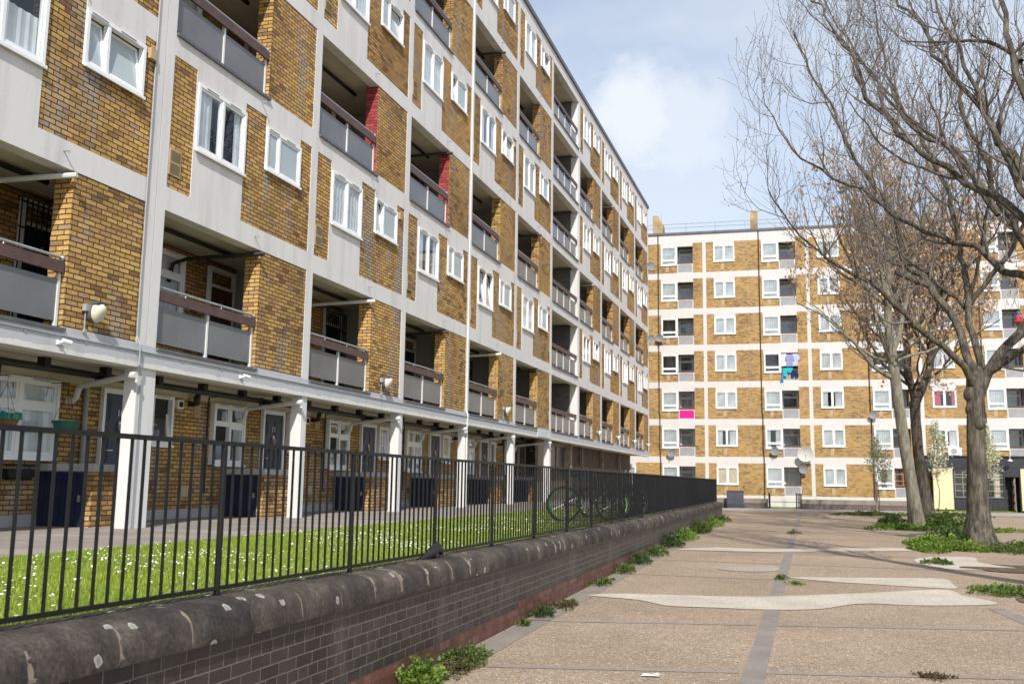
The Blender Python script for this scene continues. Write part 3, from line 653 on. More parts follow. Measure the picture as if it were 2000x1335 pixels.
# ================================================================== FAR BLOCK
AN = .0449; ST = 7.0022
far = thing('apartment_block', 'seven storey orange brick block closing the view across the square', 'apartment block', (-6.9277*math.cos(AN), 68.6366-6.9277*math.sin(AN), 0), AN)
def fz(l): return 3.37+2.6*(l-1)
wh = MB(); br = MB(); bk = MB(); rnd = random.Random(9)
FT = 19.18; A0, A1 = -2, 4
for i in range(A0, A1+1): wh.box(i*ST-.12, i*ST+.12, 0, .25, .40, FT)
curts = ['far', 'far', 'farhalf', 'far', 'far', 'farhalf', 'far', 'tan', 'far']
for i in range(A0, A1):
    c = i*ST
    for l in range(0, 7):
        z = fz(l); top = z+2.163; nb = z+2.6 if l < 6 else FT
        wh.box(c+.12, c+ST-.12, 0, .25, top, nb)
        if l == 0: wh.box(c+.12, c+ST-.12, -.02, .25, .40, z)
        br.box(c+.12, c+.65, .012, .25, z, top); br.box(c+.65, c+2.10, .012, .25, z, z+.72); wh.box(c+.65, c+2.10, 0, .25, z+1.90, top)
        br.box(c+2.10, c+3.93, .012, .25, z, top); br.box(c+3.93, c+5.08, .012, .25, z, z+.57); wh.box(c+3.93, c+6.21, 0, .25, z+1.93, top)
        br.box(c+6.21, c+ST-.12, .012, .25, z, top)
        wh.box(c+5.05, c+5.11, -.01, 1.2, z+.57, z+1.93)
        cur = rnd.choice(curts)
        if (i, l) == (2, 2): cur = 'redpart'
        if (i, l) == (0, 1): cur = 'farhalf'
        add_window(far, c+.65, 0, z+.72, 1.45, 1.18, vs=(.725,), curt=cur)
        add_window(far, c+3.95, 0, z+.57, 1.10, 1.36, hs=(.36,), curt=rnd.choice(['far', 'far', None, 'farhalf', 'far']))
        pn = 'pink_panel' if (i, l) == (-1, 2) else 'grey_panel_far'
        key = ('fb', pn)
        if key not in CACHE:
            p = MB()
            for x in (.02, 1.08): p.box(x-.025, x+.025, .03, .08, -.02, .66)
            p.box(.045, 1.055, .035, .075, -.02, .03); p.box(.045, 1.055, .035, .075, .615, .655)
            q = MB(); q.box(.046, 1.054, .048, .066, .03, .615); t = MB(); t.box(.0, 1.10, .02, .075, .665, .80)
            CACHE[key] = (p.mesh('balcony_frame', M['post_white']), q.mesh('balcony_panel', M[pn]), t.mesh('balcony_plank', M['plank']))
        a, b, d = CACHE[key]; o = put('balcony', a, far, (c+5.11, 0, z)); q = put('panel', b, o); put('plank', d, o)
        if pn == 'pink_panel': q['label'] = 'bright pink balcony panel'
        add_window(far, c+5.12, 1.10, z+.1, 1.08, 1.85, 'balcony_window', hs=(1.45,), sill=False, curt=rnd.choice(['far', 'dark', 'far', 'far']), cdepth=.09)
        if (i, l) == (1, 0):
            q = MB(); x0, x1, z0, z1 = c+5.16, c+6.16, z+.78, z+1.88
            for x in (x0, (x0+x1)/2-.03, x1-.06): q.box(x, x+.06, .30, .36, z0, z1)
            for zz in (z0, z0+.30, z1-.36, z1-.06): q.box(x0+.06, x1-.06, .305, .355, zz, zz+.06)
            tag(q.build('window_screen', M['orange'], far), 'orange timber window screen')
        for x in (1.15, 4.30):
            kk = ('fv',)
            if kk not in CACHE: q = MB(); q.box(0, .22, -.004, .02, 0, .46); CACHE[kk] = q.mesh('air_vent', M['vent'])
            if not (i >= 2 and l == 0): put('air_vent', CACHE[kk], far, (c+x, 0, z+.10))
br.build('brick_facing', M['brick_far'], far); wh.build('concrete_frame', M['white_far'], far)
co = MB(); co.box(A0*ST, A1*ST, 1.21, 11, .0, FT)
for l in range(0, 8): co.box(A0*ST, A1*ST, .251, 1.21, fz(l)-.25, fz(l)-.03)
for i in range(A0, A1+1):
    for x in (0, 2.6, 3.85, 5.08, 6.3): co.box(i*ST+x-.04, i*ST+x+.04, .252, 1.21, .4, FT)
co.build('rear_wall', M['plinth'], far)
bs = MB(); bs.box(A0*ST, A1*ST, .02, .25, -.1, .40); bs.build('wall_base', M['white_far'], far)
rf = MB(); rf.box(A0*ST, A1*ST, -.08, 11.1, FT, 19.34); rf.build('roof_edge', M['lead'], far)
for x, s in ((-3.72, 1), (3.22, 0)):
    k = MB(); w = .76 if s else .53
    prof = [(x, 19.34), (x+w, 19.34), (x+w, 20.25), (x+w*.92, 20.3), (x+w*.55, 20.9), (x+.05, 20.93), (x, 20.85)] if s else [(x, 19.34), (x+w, 19.34), (x+w, 20.7), (x+w*.8, 20.9), (x+.12, 20.93), (x, 20.85)]
    k.prism(prof, 'y', .9, 2.1); k.build('chimney', M['chimney'], far)
    a = MB(); a.tube([(x+w*.8, 1.2, 20.2), (x+w*.8, 1.2, 21.15)], .012, 5); a.build('aerial', M['pipe_grey'], far)
rl = MB()
for z in (19.78, 20.06): rl.tube([(A0*ST, .35, z), (A1*ST, .35, z)], .02, 5)
for i in range(20): rl.tube([(A0*ST+.3+i*2.07, .35, 19.3), (A0*ST+.3+i*2.07, .35, 20.08)], .018, 5)
rl.build('roof_railing', M['galv'], far)
for i in range(A0, A1):
    c = i*ST+3.76; d = MB(); d.tube([(c, -.06, 19.2), (c, -.06, 6.4), (c+.05, -.07, 6.2), (c+.02, -.06, 4.0), (c+.07, -.06, 3.2), (c+.05, -.06, .1)], .035, 6); d.build('drainpipe', M['black'], far)
    j = MB(); j.box(i*ST+3.0, i*ST+3.015, -.003, .012, 3.0, 19.1); j.build('expansion_joint', M['pipe_grey'], far)
# pub at the foot of the far block
pub = thing('shopfront', 'charcoal ground floor shopfront with cream side panels behind the thick trunk', 'shopfront', far.location, AN)
def P(a): return .983*a+.12
pb = MB(); y0, y1 = -1.2, -.03
pb.box(P(14.0), 24, y0+.1, y1, 2.75, 3.45); pb.box(P(13.95), 24, y0+.0, y1, 3.45, 3.52)
pb.build('fascia', M['pub'], pub)
cr = MB(); cr.box(P(14.42), P(15.62), y0+.15, y0+.4, .12, 2.75); cr.build('side_panel', M['cream'], pub); cr = MB(); cr.box(P(19.62), 24, y0+.15, y0+.4, .12, 2.75); cr.build('side_panel', M['cream'], pub)
sr = MB(); sr.box(P(15.62), P(18.6), y0+.12, y0+.4, .0, .82); sr.box(P(15.62), P(18.6), y0+.08, y0+.4, .82, .88)
for i in range(8): sr.box(P(15.7)+i*.355, P(15.7)+.28+i*.355, y0+.105, y0+.12, .15, .70)
sr.box(P(18.6), P(18.68), y0+.1, y0+.4, 0, 2.75); sr.box(P(19.54), P(19.62), y0+.1, y0+.4, 0, 2.75); sr.box(P(15.62), P(15.7), y0+.1, y0+.4, .88, 2.75); sr.box(P(18.68), P(19.54), y0+.12, y0+.4, 2.2, 2.75); sr.box(P(15.7), P(18.6), y0+.12, y0+.4, 2.55, 2.75)
sr.build('stall_riser', M['pub'], pub)
gb = MB()
for z in (.9, 1.3, 1.72, 2.14, 2.32): gb.box(P(15.7), P(18.6), y0+.14, y0+.18, z, z+.028)
for i in range(7): gb.box(P(15.7)+i*.475, P(15.7)+.028+i*.475, y0+.136, y0+.184, .9, 2.55)
gb.build('glazing_bar', M['pipe_grey'], pub)
gl = MB(); gl.face([(P(15.7), y0+.2, .88), (P(18.6), y0+.2, .88), (P(18.6), y0+.2, 2.55), (P(15.7), y0+.2, 2.55)]); w = gl.build('shop_window', M['glass'], pub)
cu = MB()
for a in (18.05,):
    for j in range(6): cu.face([(P(a)+j*.06, y0+.3+.02*(j % 2), .9), (P(a)+.06+j*.06, y0+.3+.02*((j+1) % 2), .9), (P(a)+.06+j*.06, y0+.3+.02*((j+1) % 2), 2.5), (P(a)+j*.06, y0+.3+.02*(j % 2), 2.5)])
cu.build('curtain', M['curtain_tan'], w)
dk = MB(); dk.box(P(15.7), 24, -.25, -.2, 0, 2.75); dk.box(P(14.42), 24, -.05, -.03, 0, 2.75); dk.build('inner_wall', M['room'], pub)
dr = MB(); dr.box(P(19.25), P(19.30), y0+.2, y0+.95, .05, 2.15)
for j in range(4): dr.box(P(19.2), P(19.25), y0+.25, y0+.9, .15+j*.5, .5+j*.5)
dr.build('open_door', M['timber'], pub)
dc = MB(); dc.lathe([(0, 0), (.36, 0), (.36, .9), (.2, 1.0), (0, 1.0)], (P(14.2), -.75, 2.5), 14, 'z'); dc.build('ventilation_duct', M['black'], pub)
fl = thing('flood_lamp', 'white dome lamp hanging over the dark shop fascia', 'lamp', (0, 0, 0)); fl.parent = None
fl.matrix_world = Matrix.Translation(far.location) @ Matrix.Rotation(AN, 4, 'Z') @ Matrix.Translation((P(18.95), y0-.35, 3.2))
b = MB(); b.lathe([(0, .12), (.05, .10), (.16, 0), (.15, -.02), (0, -.02)], n=12); b.build('shade', M['upvc'], fl); b = MB(); b.tube([(0, 0, .1), (0, 0, .26), (0, .45, .3)], .015, 5); b.build('arm', M['upvc'], fl)
FM = Matrix.Translation(far.location) @ Matrix.Rotation(AN, 4, 'Z')
def on_far(o, x, y, z): o.matrix_world = FM @ Matrix.Translation((x, y, z)); return o
for a, w, lb in ((15.9, .80, 'white air conditioning unit on the shop roof, with the blue strip below its fan'), (14.75, .62, 'white air conditioning unit on the shop roof, partly behind the blossoming sapling')):
    o = on_far(thing('air_conditioner', lb, 'air conditioner', (0, 0, 0), 0, 'air conditioners on the shop roof'), P(a)-w/2, -.62, 3.525)
    b = MB(); b.box(0, w, 0, .3, .05, .52); b.box(.05, .12, 0, .3, 0, .05); b.box(w-.12, w-.05, 0, .3, 0, .05); b.build('casing', M['upvc'], o)
    b = MB(); b.lathe([(0, -.012), (.19, -.012), (.20, 0)], (w*.42, -.001, .29), 18, 'y'); b.build('fan_grille', M['pipe_grey'], o)
# satellite dishes
def dish(x, y, z, r, mat, label, world=False, turn=0):
    o = thing('satellite_dish', label, 'satellite dish', (x, y, z), 0, 'satellite dishes on the walls')
    if world: o.rotation_euler = (0, 0, turn)
    else: on_far(o, x, y, z); o.rotation_euler = (0, 0, AN+turn)
    b = MB(); n = 8; prof = [(r*i/n, -.34-.0*r+.22*r*(1-(i/n)**2)) for i in range(n+1)]
    k = MB(); k.lathe(prof, (0, 0, 0), 22, 'y'); k.lathe([(r, -.34), (r*1.01, -.33), (r*.98, -.325)], (0, 0, 0), 22, 'y')
    rot = Matrix.Rotation(R(14), 4, 'X')
    k.v = [tuple((Matrix.Translation((0, -.3, 0)) @ rot @ Matrix.Translation((0, .3, 0))) @ Vector(v)) for v in k.v]; k.build('reflector', mat, o, smooth=True)
    a = MB(); a.tube([(0, -.26, -.02), (0, -.08, -r*.55), (0, .0, -r*.6)], .022, 6); a.box(-.07, .07, -.02, .0, -r*.6-.1, -r*.6+.1); a.build('mount', M['pipe_grey'], o)
    f = MB(); f.tube([(0, -.33, -r*.92), (0, -.34-r*.95, -r*.25)], .012, 5); f.tube([(0, -.34-r*.95, -r*.25), (0, -.34-r*.78, -r*.20)], .03, 6); f.build('feed_arm', M['pipe_grey'], o)
    return o
dish(-2.42, 0, 3.61, .29, M['dish'], 'grey satellite dish below the first floor window left of the first white strip')
dish(4.53, 0, 3.78, .29, M['dish'], 'grey satellite dish below the first floor window between the two white strips')
dish(6.5, -.25, 3.58, .52, M['dish_pale'], 'big pale mesh satellite dish beside the second white strip')
dish(6.35, -.1, 2.57, .29, M['dish'], 'grey satellite dish just under the big pale one')
dish(-3.16, 0, 11.68, .27, M['dish'], 'grey satellite dish high on the orange brick beside the drainpipe')
dish(10.9, 0, 6.2, .27, M['dish'], 'grey satellite dish on the far block behind the dark trunk')
dish(-9.52, 60.2, 10.42, .26, M['dish'], 'grey satellite dish at the far corner of the long block, lower one', True, R(20))
dish(-9.52, 60.2, 15.1, .26, M['dish'], 'grey satellite dish at the far corner of the long block, upper one', True, R(20))
# washing on one balcony
def garment(name, label, cat, pts, mat, x, z, y=-.02):
    o = on_far(thing(name, label, cat, (0, 0, 0), 0, 'washing on one balcony of the far block'), x, y, z)
    k = MB(); k.prism(pts, 'y', -.03, .03); q = k.build('cloth', mat, o); return o
Z = fz(3)
shirt = [(-.12, 0), (.12, 0), (.27, -.10), (.30, -.42), (.20, -.44), (.19, -.82), (-.19, -.85), (-.20, -.44), (-.30, -.40), (-.27, -.10)]
short = [(-.20, 0), (.20, 0), (.24, -.48), (.05, -.52), (0, -.22), (-.06, -.5), (-.25, -.44)]
cl = {k: plain('cloth_'+k, v, .9, .1, var=.1) for k, v in dict(white=(.72,.72,.78), violet=(.26,.27,.48), pale=(.45,.48,.66), teal=(.02,.42,.45), navy=(.02,.03,.09), blue=(.01,.18,.60), dark=(.025,.03,.045)).items()}
garment('hanging_shirt', 'white shirt hanging at the left end of the washing', 'shirt', shirt, cl['white'], 5.30, Z+1.84)
garment('hanging_shirt', 'violet blue shirt hanging in the middle of the washing', 'shirt', shirt, cl['violet'], 5.66, Z+1.80, -.09)
garment('hanging_shirt', 'pale lilac shirt hanging at the right end of the washing', 'shirt', shirt, cl['pale'], 6.02, Z+1.84)
garment('hanging_shorts', 'turquoise patterned shorts hung over the balcony rail', 'shorts', [(-.35, 0), (.35, .02), (.28, -.30), (.05, -.34), (-.02, -.22), (-.10, -.60), (-.28, -.55)], cl['teal'], 5.52, Z+.86, -.06)
garment('hanging_shorts', 'navy shorts hung over the balcony rail beside the turquoise pair', 'shorts', short, cl['navy'], 5.98, Z+.72, -.06)
garment('peg_bag', 'small bright blue peg bag hanging from the washing balcony', 'bag', [(-.08, .08), (-.01, .12), (.0, .6), (.02, .6), (.03, .12), (.09, .06), (.10, -.12), (-.09, -.14)], cl['blue'], 5.12, Z+.05, -.06)
k = MB(); k.tube([(5.13, .1, Z+1.86), (6.2, .1, Z+1.86)], .01, 5); k.build('washing_line', M['pipe_grey'], far)

# ================================================================== GROUND
def zp(y): return -0.1+0.1*min(max((y-9)/16, 0), 1)
def ground_sheet(name, X, Y, dz, mat):
    m = MB()
    for a, b in zip(Y, Y[1:]):
        for c, d in zip(X, X[1:]): m.face([(c, a, zp(a)+dz), (d, a, zp(a)+dz), (d, b, zp(b)+dz), (c, b, zp(b)+dz)])
    return tag(m.build(name, mat), kind='structure')
ground_sheet('ground', (-400, -60, 60, 400), (-300, 9, 25, 600), -.012, M['aggregate'])
ground_sheet('square_paving', (-4.2, 0, 30), (-20, 9, 13, 17, 21, 25, 57.5), -.004, M['aggregate'])
def wallX(y): return -3.2-.0157*(y-8)
def zt(y): return float(np.interp(y, [1, 3.3, 5, 6.7, 8.6, 14, 42], [.862, .838, .815, .80, .787, .768, .742]))
def strip(m, pts, w, dz=.004):                            # flat band along a polyline on the ground
    P = [Vector((x, y)) for x, y in pts]
    for i, (a, b) in enumerate(zip(P, P[1:])):
        t = (b-a).normalized(); n = Vector((-t.y, t.x))*w/2
        m.face([(q.x, q.y, zp(q.y)+dz) for q in (a-n, b-n, b+n, a+n)])
def dense(a, b, n=12): return [(a[0]+(b[0]-a[0])*i/n, a[1]+(b[1]-a[1])*i/n) for i in range(n+1)]
m = MB()
strip(m, [(-.5, -6)]+dense((-.52, 8.5), (-.56, 25), 16)+dense((-.58, 27), (-.66, 57), 6), .185, .0)
strip(m, [(3.05, -6)]+dense((2.98, 8.5), (2.25, 14.4), 6), .2, .0)
mj = MB()
jy = [5.9, 8.93, 11.8, 17.0, 20.1, 23.0, 26.1, 29.2, 32.2, 35.2, 38.2, 41.3, 44.3, 47.4, 50.4, 53.5]
for i, y in enumerate(jy):
    sl = .25 if y < 13 else .0
    for a, b in ((-3.35, -.66), (-.44, 3.0)):
        strip(mj, [(a, y+(a+.5)*sl), (b, y+(b+.5)*sl)], .12 if y < 13 else .07, .0)
tag(mj.build('cross_joints', M['joint']), kind='structure')
tag(m.build('paving_joints', M['band']), kind='structure')
m = MB(); strip(m, [(wallX(y)+.17, y) for y in np.arange(3, 25, 1.0)]+[(wallX(y)+.17, y) for y in range(25, 43, 3)], .28, .0)
tag(m.build('edge_strip', M['edge']), kind='structure')
def patch(name, pts, dz=.004, mat='patch'):
    # smooth the outline (Catmull-Rom) and lay it on the paving
    P = [Vector(p) for p in pts]; n = len(P); Q = []
    for i in range(n):
        a, b, c, d = P[i-1], P[i], P[(i+1) % n], P[(i+2) % n]
        for t in (0, .33, .66):
            q = .5*((2*b)+(c-a)*t+(2*a-5*b+4*c-d)*t*t+(3*b-a-3*c+d)*t**3); Q.append(q+Vector((random.uniform(-.012, .012), random.uniform(-.012, .012))))
    import bmesh
    bm = bmesh.new(); vs = [bm.verts.new((q.x, q.y, zp(q.y)+dz)) for q in Q]; f = bm.faces.new(vs); bmesh.ops.triangulate(bm, faces=[f])
    for f in bm.faces:
        f.normal_update()
        if f.normal.z < 0: f.normal_flip()
    me = bpy.data.meshes.new(name); bm.to_mesh(me); bm.free(); me.materials.append(M[mat])
    return tag(put(name, me), kind='structure')
patch('paving_patch', [(-3.05,13.65),(-2.77,14.02),(-2.05,14.18),(-1.34,14.30),(-.65,14.55),(.05,15.05),(.78,15.65),(1.43,16.2),(1.93,16.5),(2.05,15.8),(2.24,15.45),(2.33,14.85),(1.35,14.33),(.7,14.29),(.36,13.93),(.04,13.42),(-.59,13.11),(-1.23,13.05),(-1.88,13.0),(-2.3,13.45)])
patch('paving_patch', [(-.44,17.46),(.06,17.68),(.73,17.89),(1.4,18.18),(2.1,18.33),(2.12,17.47),(2.06,16.75),(1.44,16.78),(.84,16.91),(.22,17.05)])
patch('paving_patch', [(-3.1,23.1),(-2.25,24.1),(-1.06,24.2),(.11,24.95),(2.2,26.3),(2.18,25.2),(.1,23.95),(-1.01,23.25),(-2.14,23.1)])
patch('paving_patch', [(2.08,22.79),(2.58,23.5),(3.33,23.72),(3.22,22.38),(3.48,21.62),(3.69,21.03),(2.65,20.33),(2.24,20.59),(1.97,21.67)])
patch('paving_patch', mat='patch_faint', pts=[(-1.75,18.76),(-1.05,19.54),(-.71,19.46),(-.68,18.51),(-1.34,18.21)])
m = MB(); m.face([(-5.2, 57.5, .003), (30, 59.5, .003), (30, 72, .003), (-5.2, 66.0, .003)]); tag(m.build('pavement', M['pavement']), kind='structure')
m = MB(); m.box(-40, 2, 66.5, 69, -.02, .02) if False else m.face([(-6.5, 66.1, .006), (13, 66.9, .006), (13, 69.5, .006), (-6.5, 68.6, .006)]); tag(m.build('verge', M['turf']), kind='structure')
m = MB()
for y, x0, x1, yy in ((20.0, 2.7, 5.2, 2.0), (26.5, 2.6, 6.4, 3.6), (37.6, 2.1, 6.2, 4.8), (44.0, 3.6, 7.0, 5), (14.2, 2.75, 5.6, 3.0)):
    n = 22; cxx, cy, rx, ry = (x0+x1)/2, y+yy/2, (x1-x0)/2, yy/2
    m.face([(cxx+rx*math.cos(6.283*i/n)*(1+.12*math.sin(i*2.3)), cy+ry*math.sin(6.283*i/n)*(1+.12*math.cos(i*1.7)), zp(cy)+.005) for i in range(n)])
tag(m.build('bare_soil', M['soil']), kind='structure')

# raised lawn and path behind the retaining wall
YE = 43.1
m = MB()
ys = [-4, 4, 8, 12, 16, 20, 26, 32, 38, YE-.2]
for a, b in zip(ys, ys[1:]):
    m.face([(-7.3, a, .72), (wallX(a)-.31, a, zt(a)-.03), (wallX(b)-.31, b, zt(b)-.03), (-7.3, b, .72)])
tag(m.build('lawn', M['turf']), kind='structure')
m = MB(); m.box(-22, -7.3, -6, 62, -.5, .7195); m.box(-7.3, wallX(40)-.1, -6, YE-.3, -.5, .60); tag(m.build('terrace', M['path']), kind='structure')
m = MB(); m.face([(-11.5, -6, .7235), (-7.3, -6, .7235), (-7.3, 62, .7235), (-11.5, 62, .7235)]); tag(m.build('path', M['path']), kind='structure')

wall = thing('retaining_wall', 'low dark brick retaining wall with rounded stone coping along the lawn', 'wall', (0, 0, 0))
def wall_run(z0f, z1, off, mat, name, y0=1.0, y1=YE):
    m = MB(); Y = [y0]+[y for y in (4, 6, 8, 10, 12, 14, 16, 18, 20, 22, 25, 30, 36)]+[y1]
    for a, b in zip(Y, Y[1:]):
        xa, xb = wallX(a)+off, wallX(b)+off
        za, zb_ = z0f, z0f; z1a, z1b = zt(a)-.20, zt(b)-.20
        m.face([(xa, a, za), (xb, b, zb_), (xb, b, z1b), (xa, a, z1a)], uv=[(a, za), (b, zb_), (b, z1b), (a, z1a)])
        m.face([(xa-.32, b, za), (xa-.32, a, za), (xa-.32, a, z1), (xb-.32, b, z1)])
    x = wallX(y1)+off
    m.face([(x, y1, -.1), (x-6.2, y1, -.1), (x-6.2, y1, z1), (x, y1, z1)]); m.face([(x-.32, y0, -.2), (x, y0, -.2), (x, y0, z1), (x-.32, y0, z1)])
    pass
    return m.build(name, mat, wall)
wall_run(-.2, .53, 0, M['brick_blue'], 'brickwork')
m = MB()
for a, b, zr in ((1, 10.87, .06), (10.87, 22.0, .137)):
    xa, xb = wallX(a)+.0015, wallX(b)+.0015; zr = .155 if a > 5 else .08
    m.face([(xa, a, -.2), (xb, b, -.2), (xb, b, zr), (xa, a, zr)], uv=[(a, -.2), (b, -.2), (b, zr), (a, zr)])
m.build('base_courses', M['brick_base'], wall)
prof = [(-.17, .0), (-.11, -.003)]+[(-.085+.125*math.sin(t*math.pi/14), -.128+.122*math.cos(t*math.pi/14)) for t in range(1, 8)]+[(.046, -.165), (.042, -.208), (-.31, -.208), (-.31, 0)]
rn = random.Random(2); y = 1.6; i = 0
while y < YE-.05:
    L = min(.57+rn.uniform(-.03, .03), YE+.04-y); a, b = y+.0062, y+L-.0062; m = MB(); dx, dz = rn.uniform(-.004, .004), rn.uniform(-.004, .004)
    seg = 6; ring = []
    for j in range(seg+1):
        t = a+(b-a)*j/seg; sh = 0
        ch = rn.uniform(.0, .010) if j in (0, seg) else 0
        ring.append([(wallX(t)+p+dx-(ch if -.05 < p and q > -.2 else 0)+rn.uniform(-.0015, .0015), t+(rn.uniform(-.003, .003) if j in (0, seg) else 0), zt(t)+q+dz-(ch*.6 if q > -.1 and p > -.3 else 0)+rn.uniform(-.0015, .0015)) for p, q in prof])
    for j in range(seg):
        for k in range(len(prof)): k2 = (k+1) % len(prof); m.face([ring[j][k], ring[j][k2], ring[j+1][k2], ring[j+1][k]])
    m.face(ring[0][::-1]); m.face(ring[-1])
    o = m.build('coping_stone', M['coping'], wall, smooth=True)
    if i == 0: pass
    y += L; i += 1
    if i > 95: break

m = MB(); P2 = [(p-.0065, q-.006 if q > -.2 else q+.006) for p, q in prof]
for a, b in zip(range(1, 43), range(2, 44)):
    b = min(b, YE-.05); A_, B_ = [(wallX(a)+p, a, zt(a)+q) for p, q in P2], [(wallX(b)+p, b, zt(b)+q) for p, q in P2]
    for k in range(len(P2)): k2 = (k+1) % len(P2); m.face([A_[k], A_[k2], B_[k2], B_[k]])
m.build('mortar_bed', plain('pale_mortar', (.24,.195,.15), .95, .05), wall)
fence = thing('railing_fence', 'black painted metal railing standing on the stone coping', 'railing', (0, 0, 0))
py = [-.35, 1.45, 3.25, 5.06, 6.84, 8.65, 10.46, 12.3, 14.2, 16.0]
while py[-1] < 41: py.append(py[-1]+1.87)
py[-1] = 42.6
fx = lambda y: wallX(y)-.2
for a, b in zip(py, py[1:]):
    m = MB(); xa, xb = fx(a), fx(b)
    m.bar((xa, a+.02, 1.70), (xb, b-.02, 1.70), .026); ba, bb_ = zt(a)+.042, zt(b)+.042; m.bar((xa, a+.02, ba), (xb, b-.02, bb_), .022)
    n = max(3, round((b-a)/.1075))
    for i in range(1, n):
        t = i/n; x, yy = xa+(xb-xa)*t, a+(b-a)*t; m.tube([(x, yy, ba+(bb_-ba)*t), (x+rn.uniform(-.003, .003), yy+rn.uniform(-.003, .003), 1.69)], .0095, 6, cap=False)
    m.build('railing_panel', M['fence'], fence)
for yv in py:
    m = MB(); m.tube([(fx(yv), yv, zt(yv)-.02), (fx(yv), yv, 1.70)], .019, 10); m.build('post', M['fence'], fence)
m = MB(); m.bar((fx(42.6), 42.6, 1.70), (-9.6, 42.75, 1.70), .04); m.bar((fx(42.6), 42.6, .862), (-9.6, 42.75, .862), .03)
for i in range(1, 52): m.tube([(fx(42.6)-i*.109, 42.6, .87), (fx(42.6)-i*.109, 42.6, 1.69)], .0095, 5, cap=False)
m.build('railing_panel', M['fence'], fence)
bag = thing('black_bag', 'black plastic bag tied round the foot of a railing post', 'bag', (fx(8.65), 8.65, .80))
m = MB(); n = 9
pts = [(0, -.42, -.02), (.01, -.28, .0), (.02, -.12, .045), (.02, .0, .07), (.02, .07, .06), (.01, .13, .02)]
m.tube(pts, [.012, .035, .045, .055, .05, .02], 9); m.v = [(x+.008*math.sin(37*y_+5*z), y_, z+.012*math.sin(51*x+23*y_)) for x, y_, z in m.v]; m.build('plastic', M['black'], bag)

# grass blades and daisies
def blades(name, n, xf, y0, y1, z, h, w, mat, ydens=1.0):
    y = y0+(y1-y0)*RNG.random(n)**ydens; u = RNG.random(n); x = xf(y, u); zz = z+(np.interp(y, [1, 3.3, 5, 6.7, 8.6, 14, 42], [.862, .838, .815, .80, .787, .768, .742])-.03-z)*u if z > .5 else z+.0*u
    hh = h*(.45+.75*RNG.random(n)); a = RNG.random(n)*6.283; l = RNG.random(n)*.75*hh; b = a+RNG.normal(0, .6, n)
    V = np.zeros((n, 3, 3)); ww = w*(.6+.8*RNG.random(n))
    V[:, 0] = np.stack([x-np.cos(a)*ww, y-np.sin(a)*ww, zz-.01], 1); V[:, 1] = np.stack([x+np.cos(a)*ww, y+np.sin(a)*ww, zz-.01], 1)
    V[:, 2] = np.stack([x-np.sin(b)*l, y+np.cos(b)*l, zz+hh], 1)
    return put(name, arr_mesh(name, V.reshape(-1, 3), n, mat, 3))
xl = lambda y, u: -7.28+(wallX(y)-.30+7.28)*u
g = blades('grass', 300000, xl, 2.0, YE-.3, .72, .034, .0044, M['grass'], 1.5); tag(g, 'short bright green mown grass behind the railing', 'grass', kind='stuff')
n = 26000; y = 2.5+40*RNG.random(n)**1.1; u = RNG.random(n); x = xl(y, u)
dn = np.sin(x*2.1+1.3*np.sin(y*1.1))+np.sin(y*1.7+x*.9)+.8*np.sin(y*4.3)*np.sin(x*3.7); keep = (dn+RNG.normal(0, .8, n) > .55); x, y, u = x[keep][:8500], y[keep][:8500], u[keep][:8500]; n = len(x)
r = .0055+.0050*RNG.random(n); zz = .72+(np.interp(y, [1, 3.3, 5, 6.7, 8.6, 14, 42], [.862, .838, .815, .80, .787, .768, .742])-.75)*u+.028+.02*RNG.random(n); V = np.zeros((n, 6, 3)); t1 = RNG.normal(0, .35, n); t2 = RNG.normal(0, .35, n)
for j in range(6):
    ca, sa = math.cos(j*1.0472), math.sin(j*1.0472); V[:, j] = np.stack([x+r*ca, y+r*sa, zz+r*(ca*t1+sa*t2)], 1)
tag(put('daisies', arr_mesh('daisies', V.reshape(-1, 3), n, M['daisy'], 6)), 'white daisies scattered through the lawn', 'daisies', kind='stuff')
g = blades('verge_grass', 9000, lambda y, u: -6+18*u, 66.5, 68.2, .0, .10, .012, M['grass']); tag(g, 'strip of green grass between the low wall and the far block', 'grass', kind='stuff')

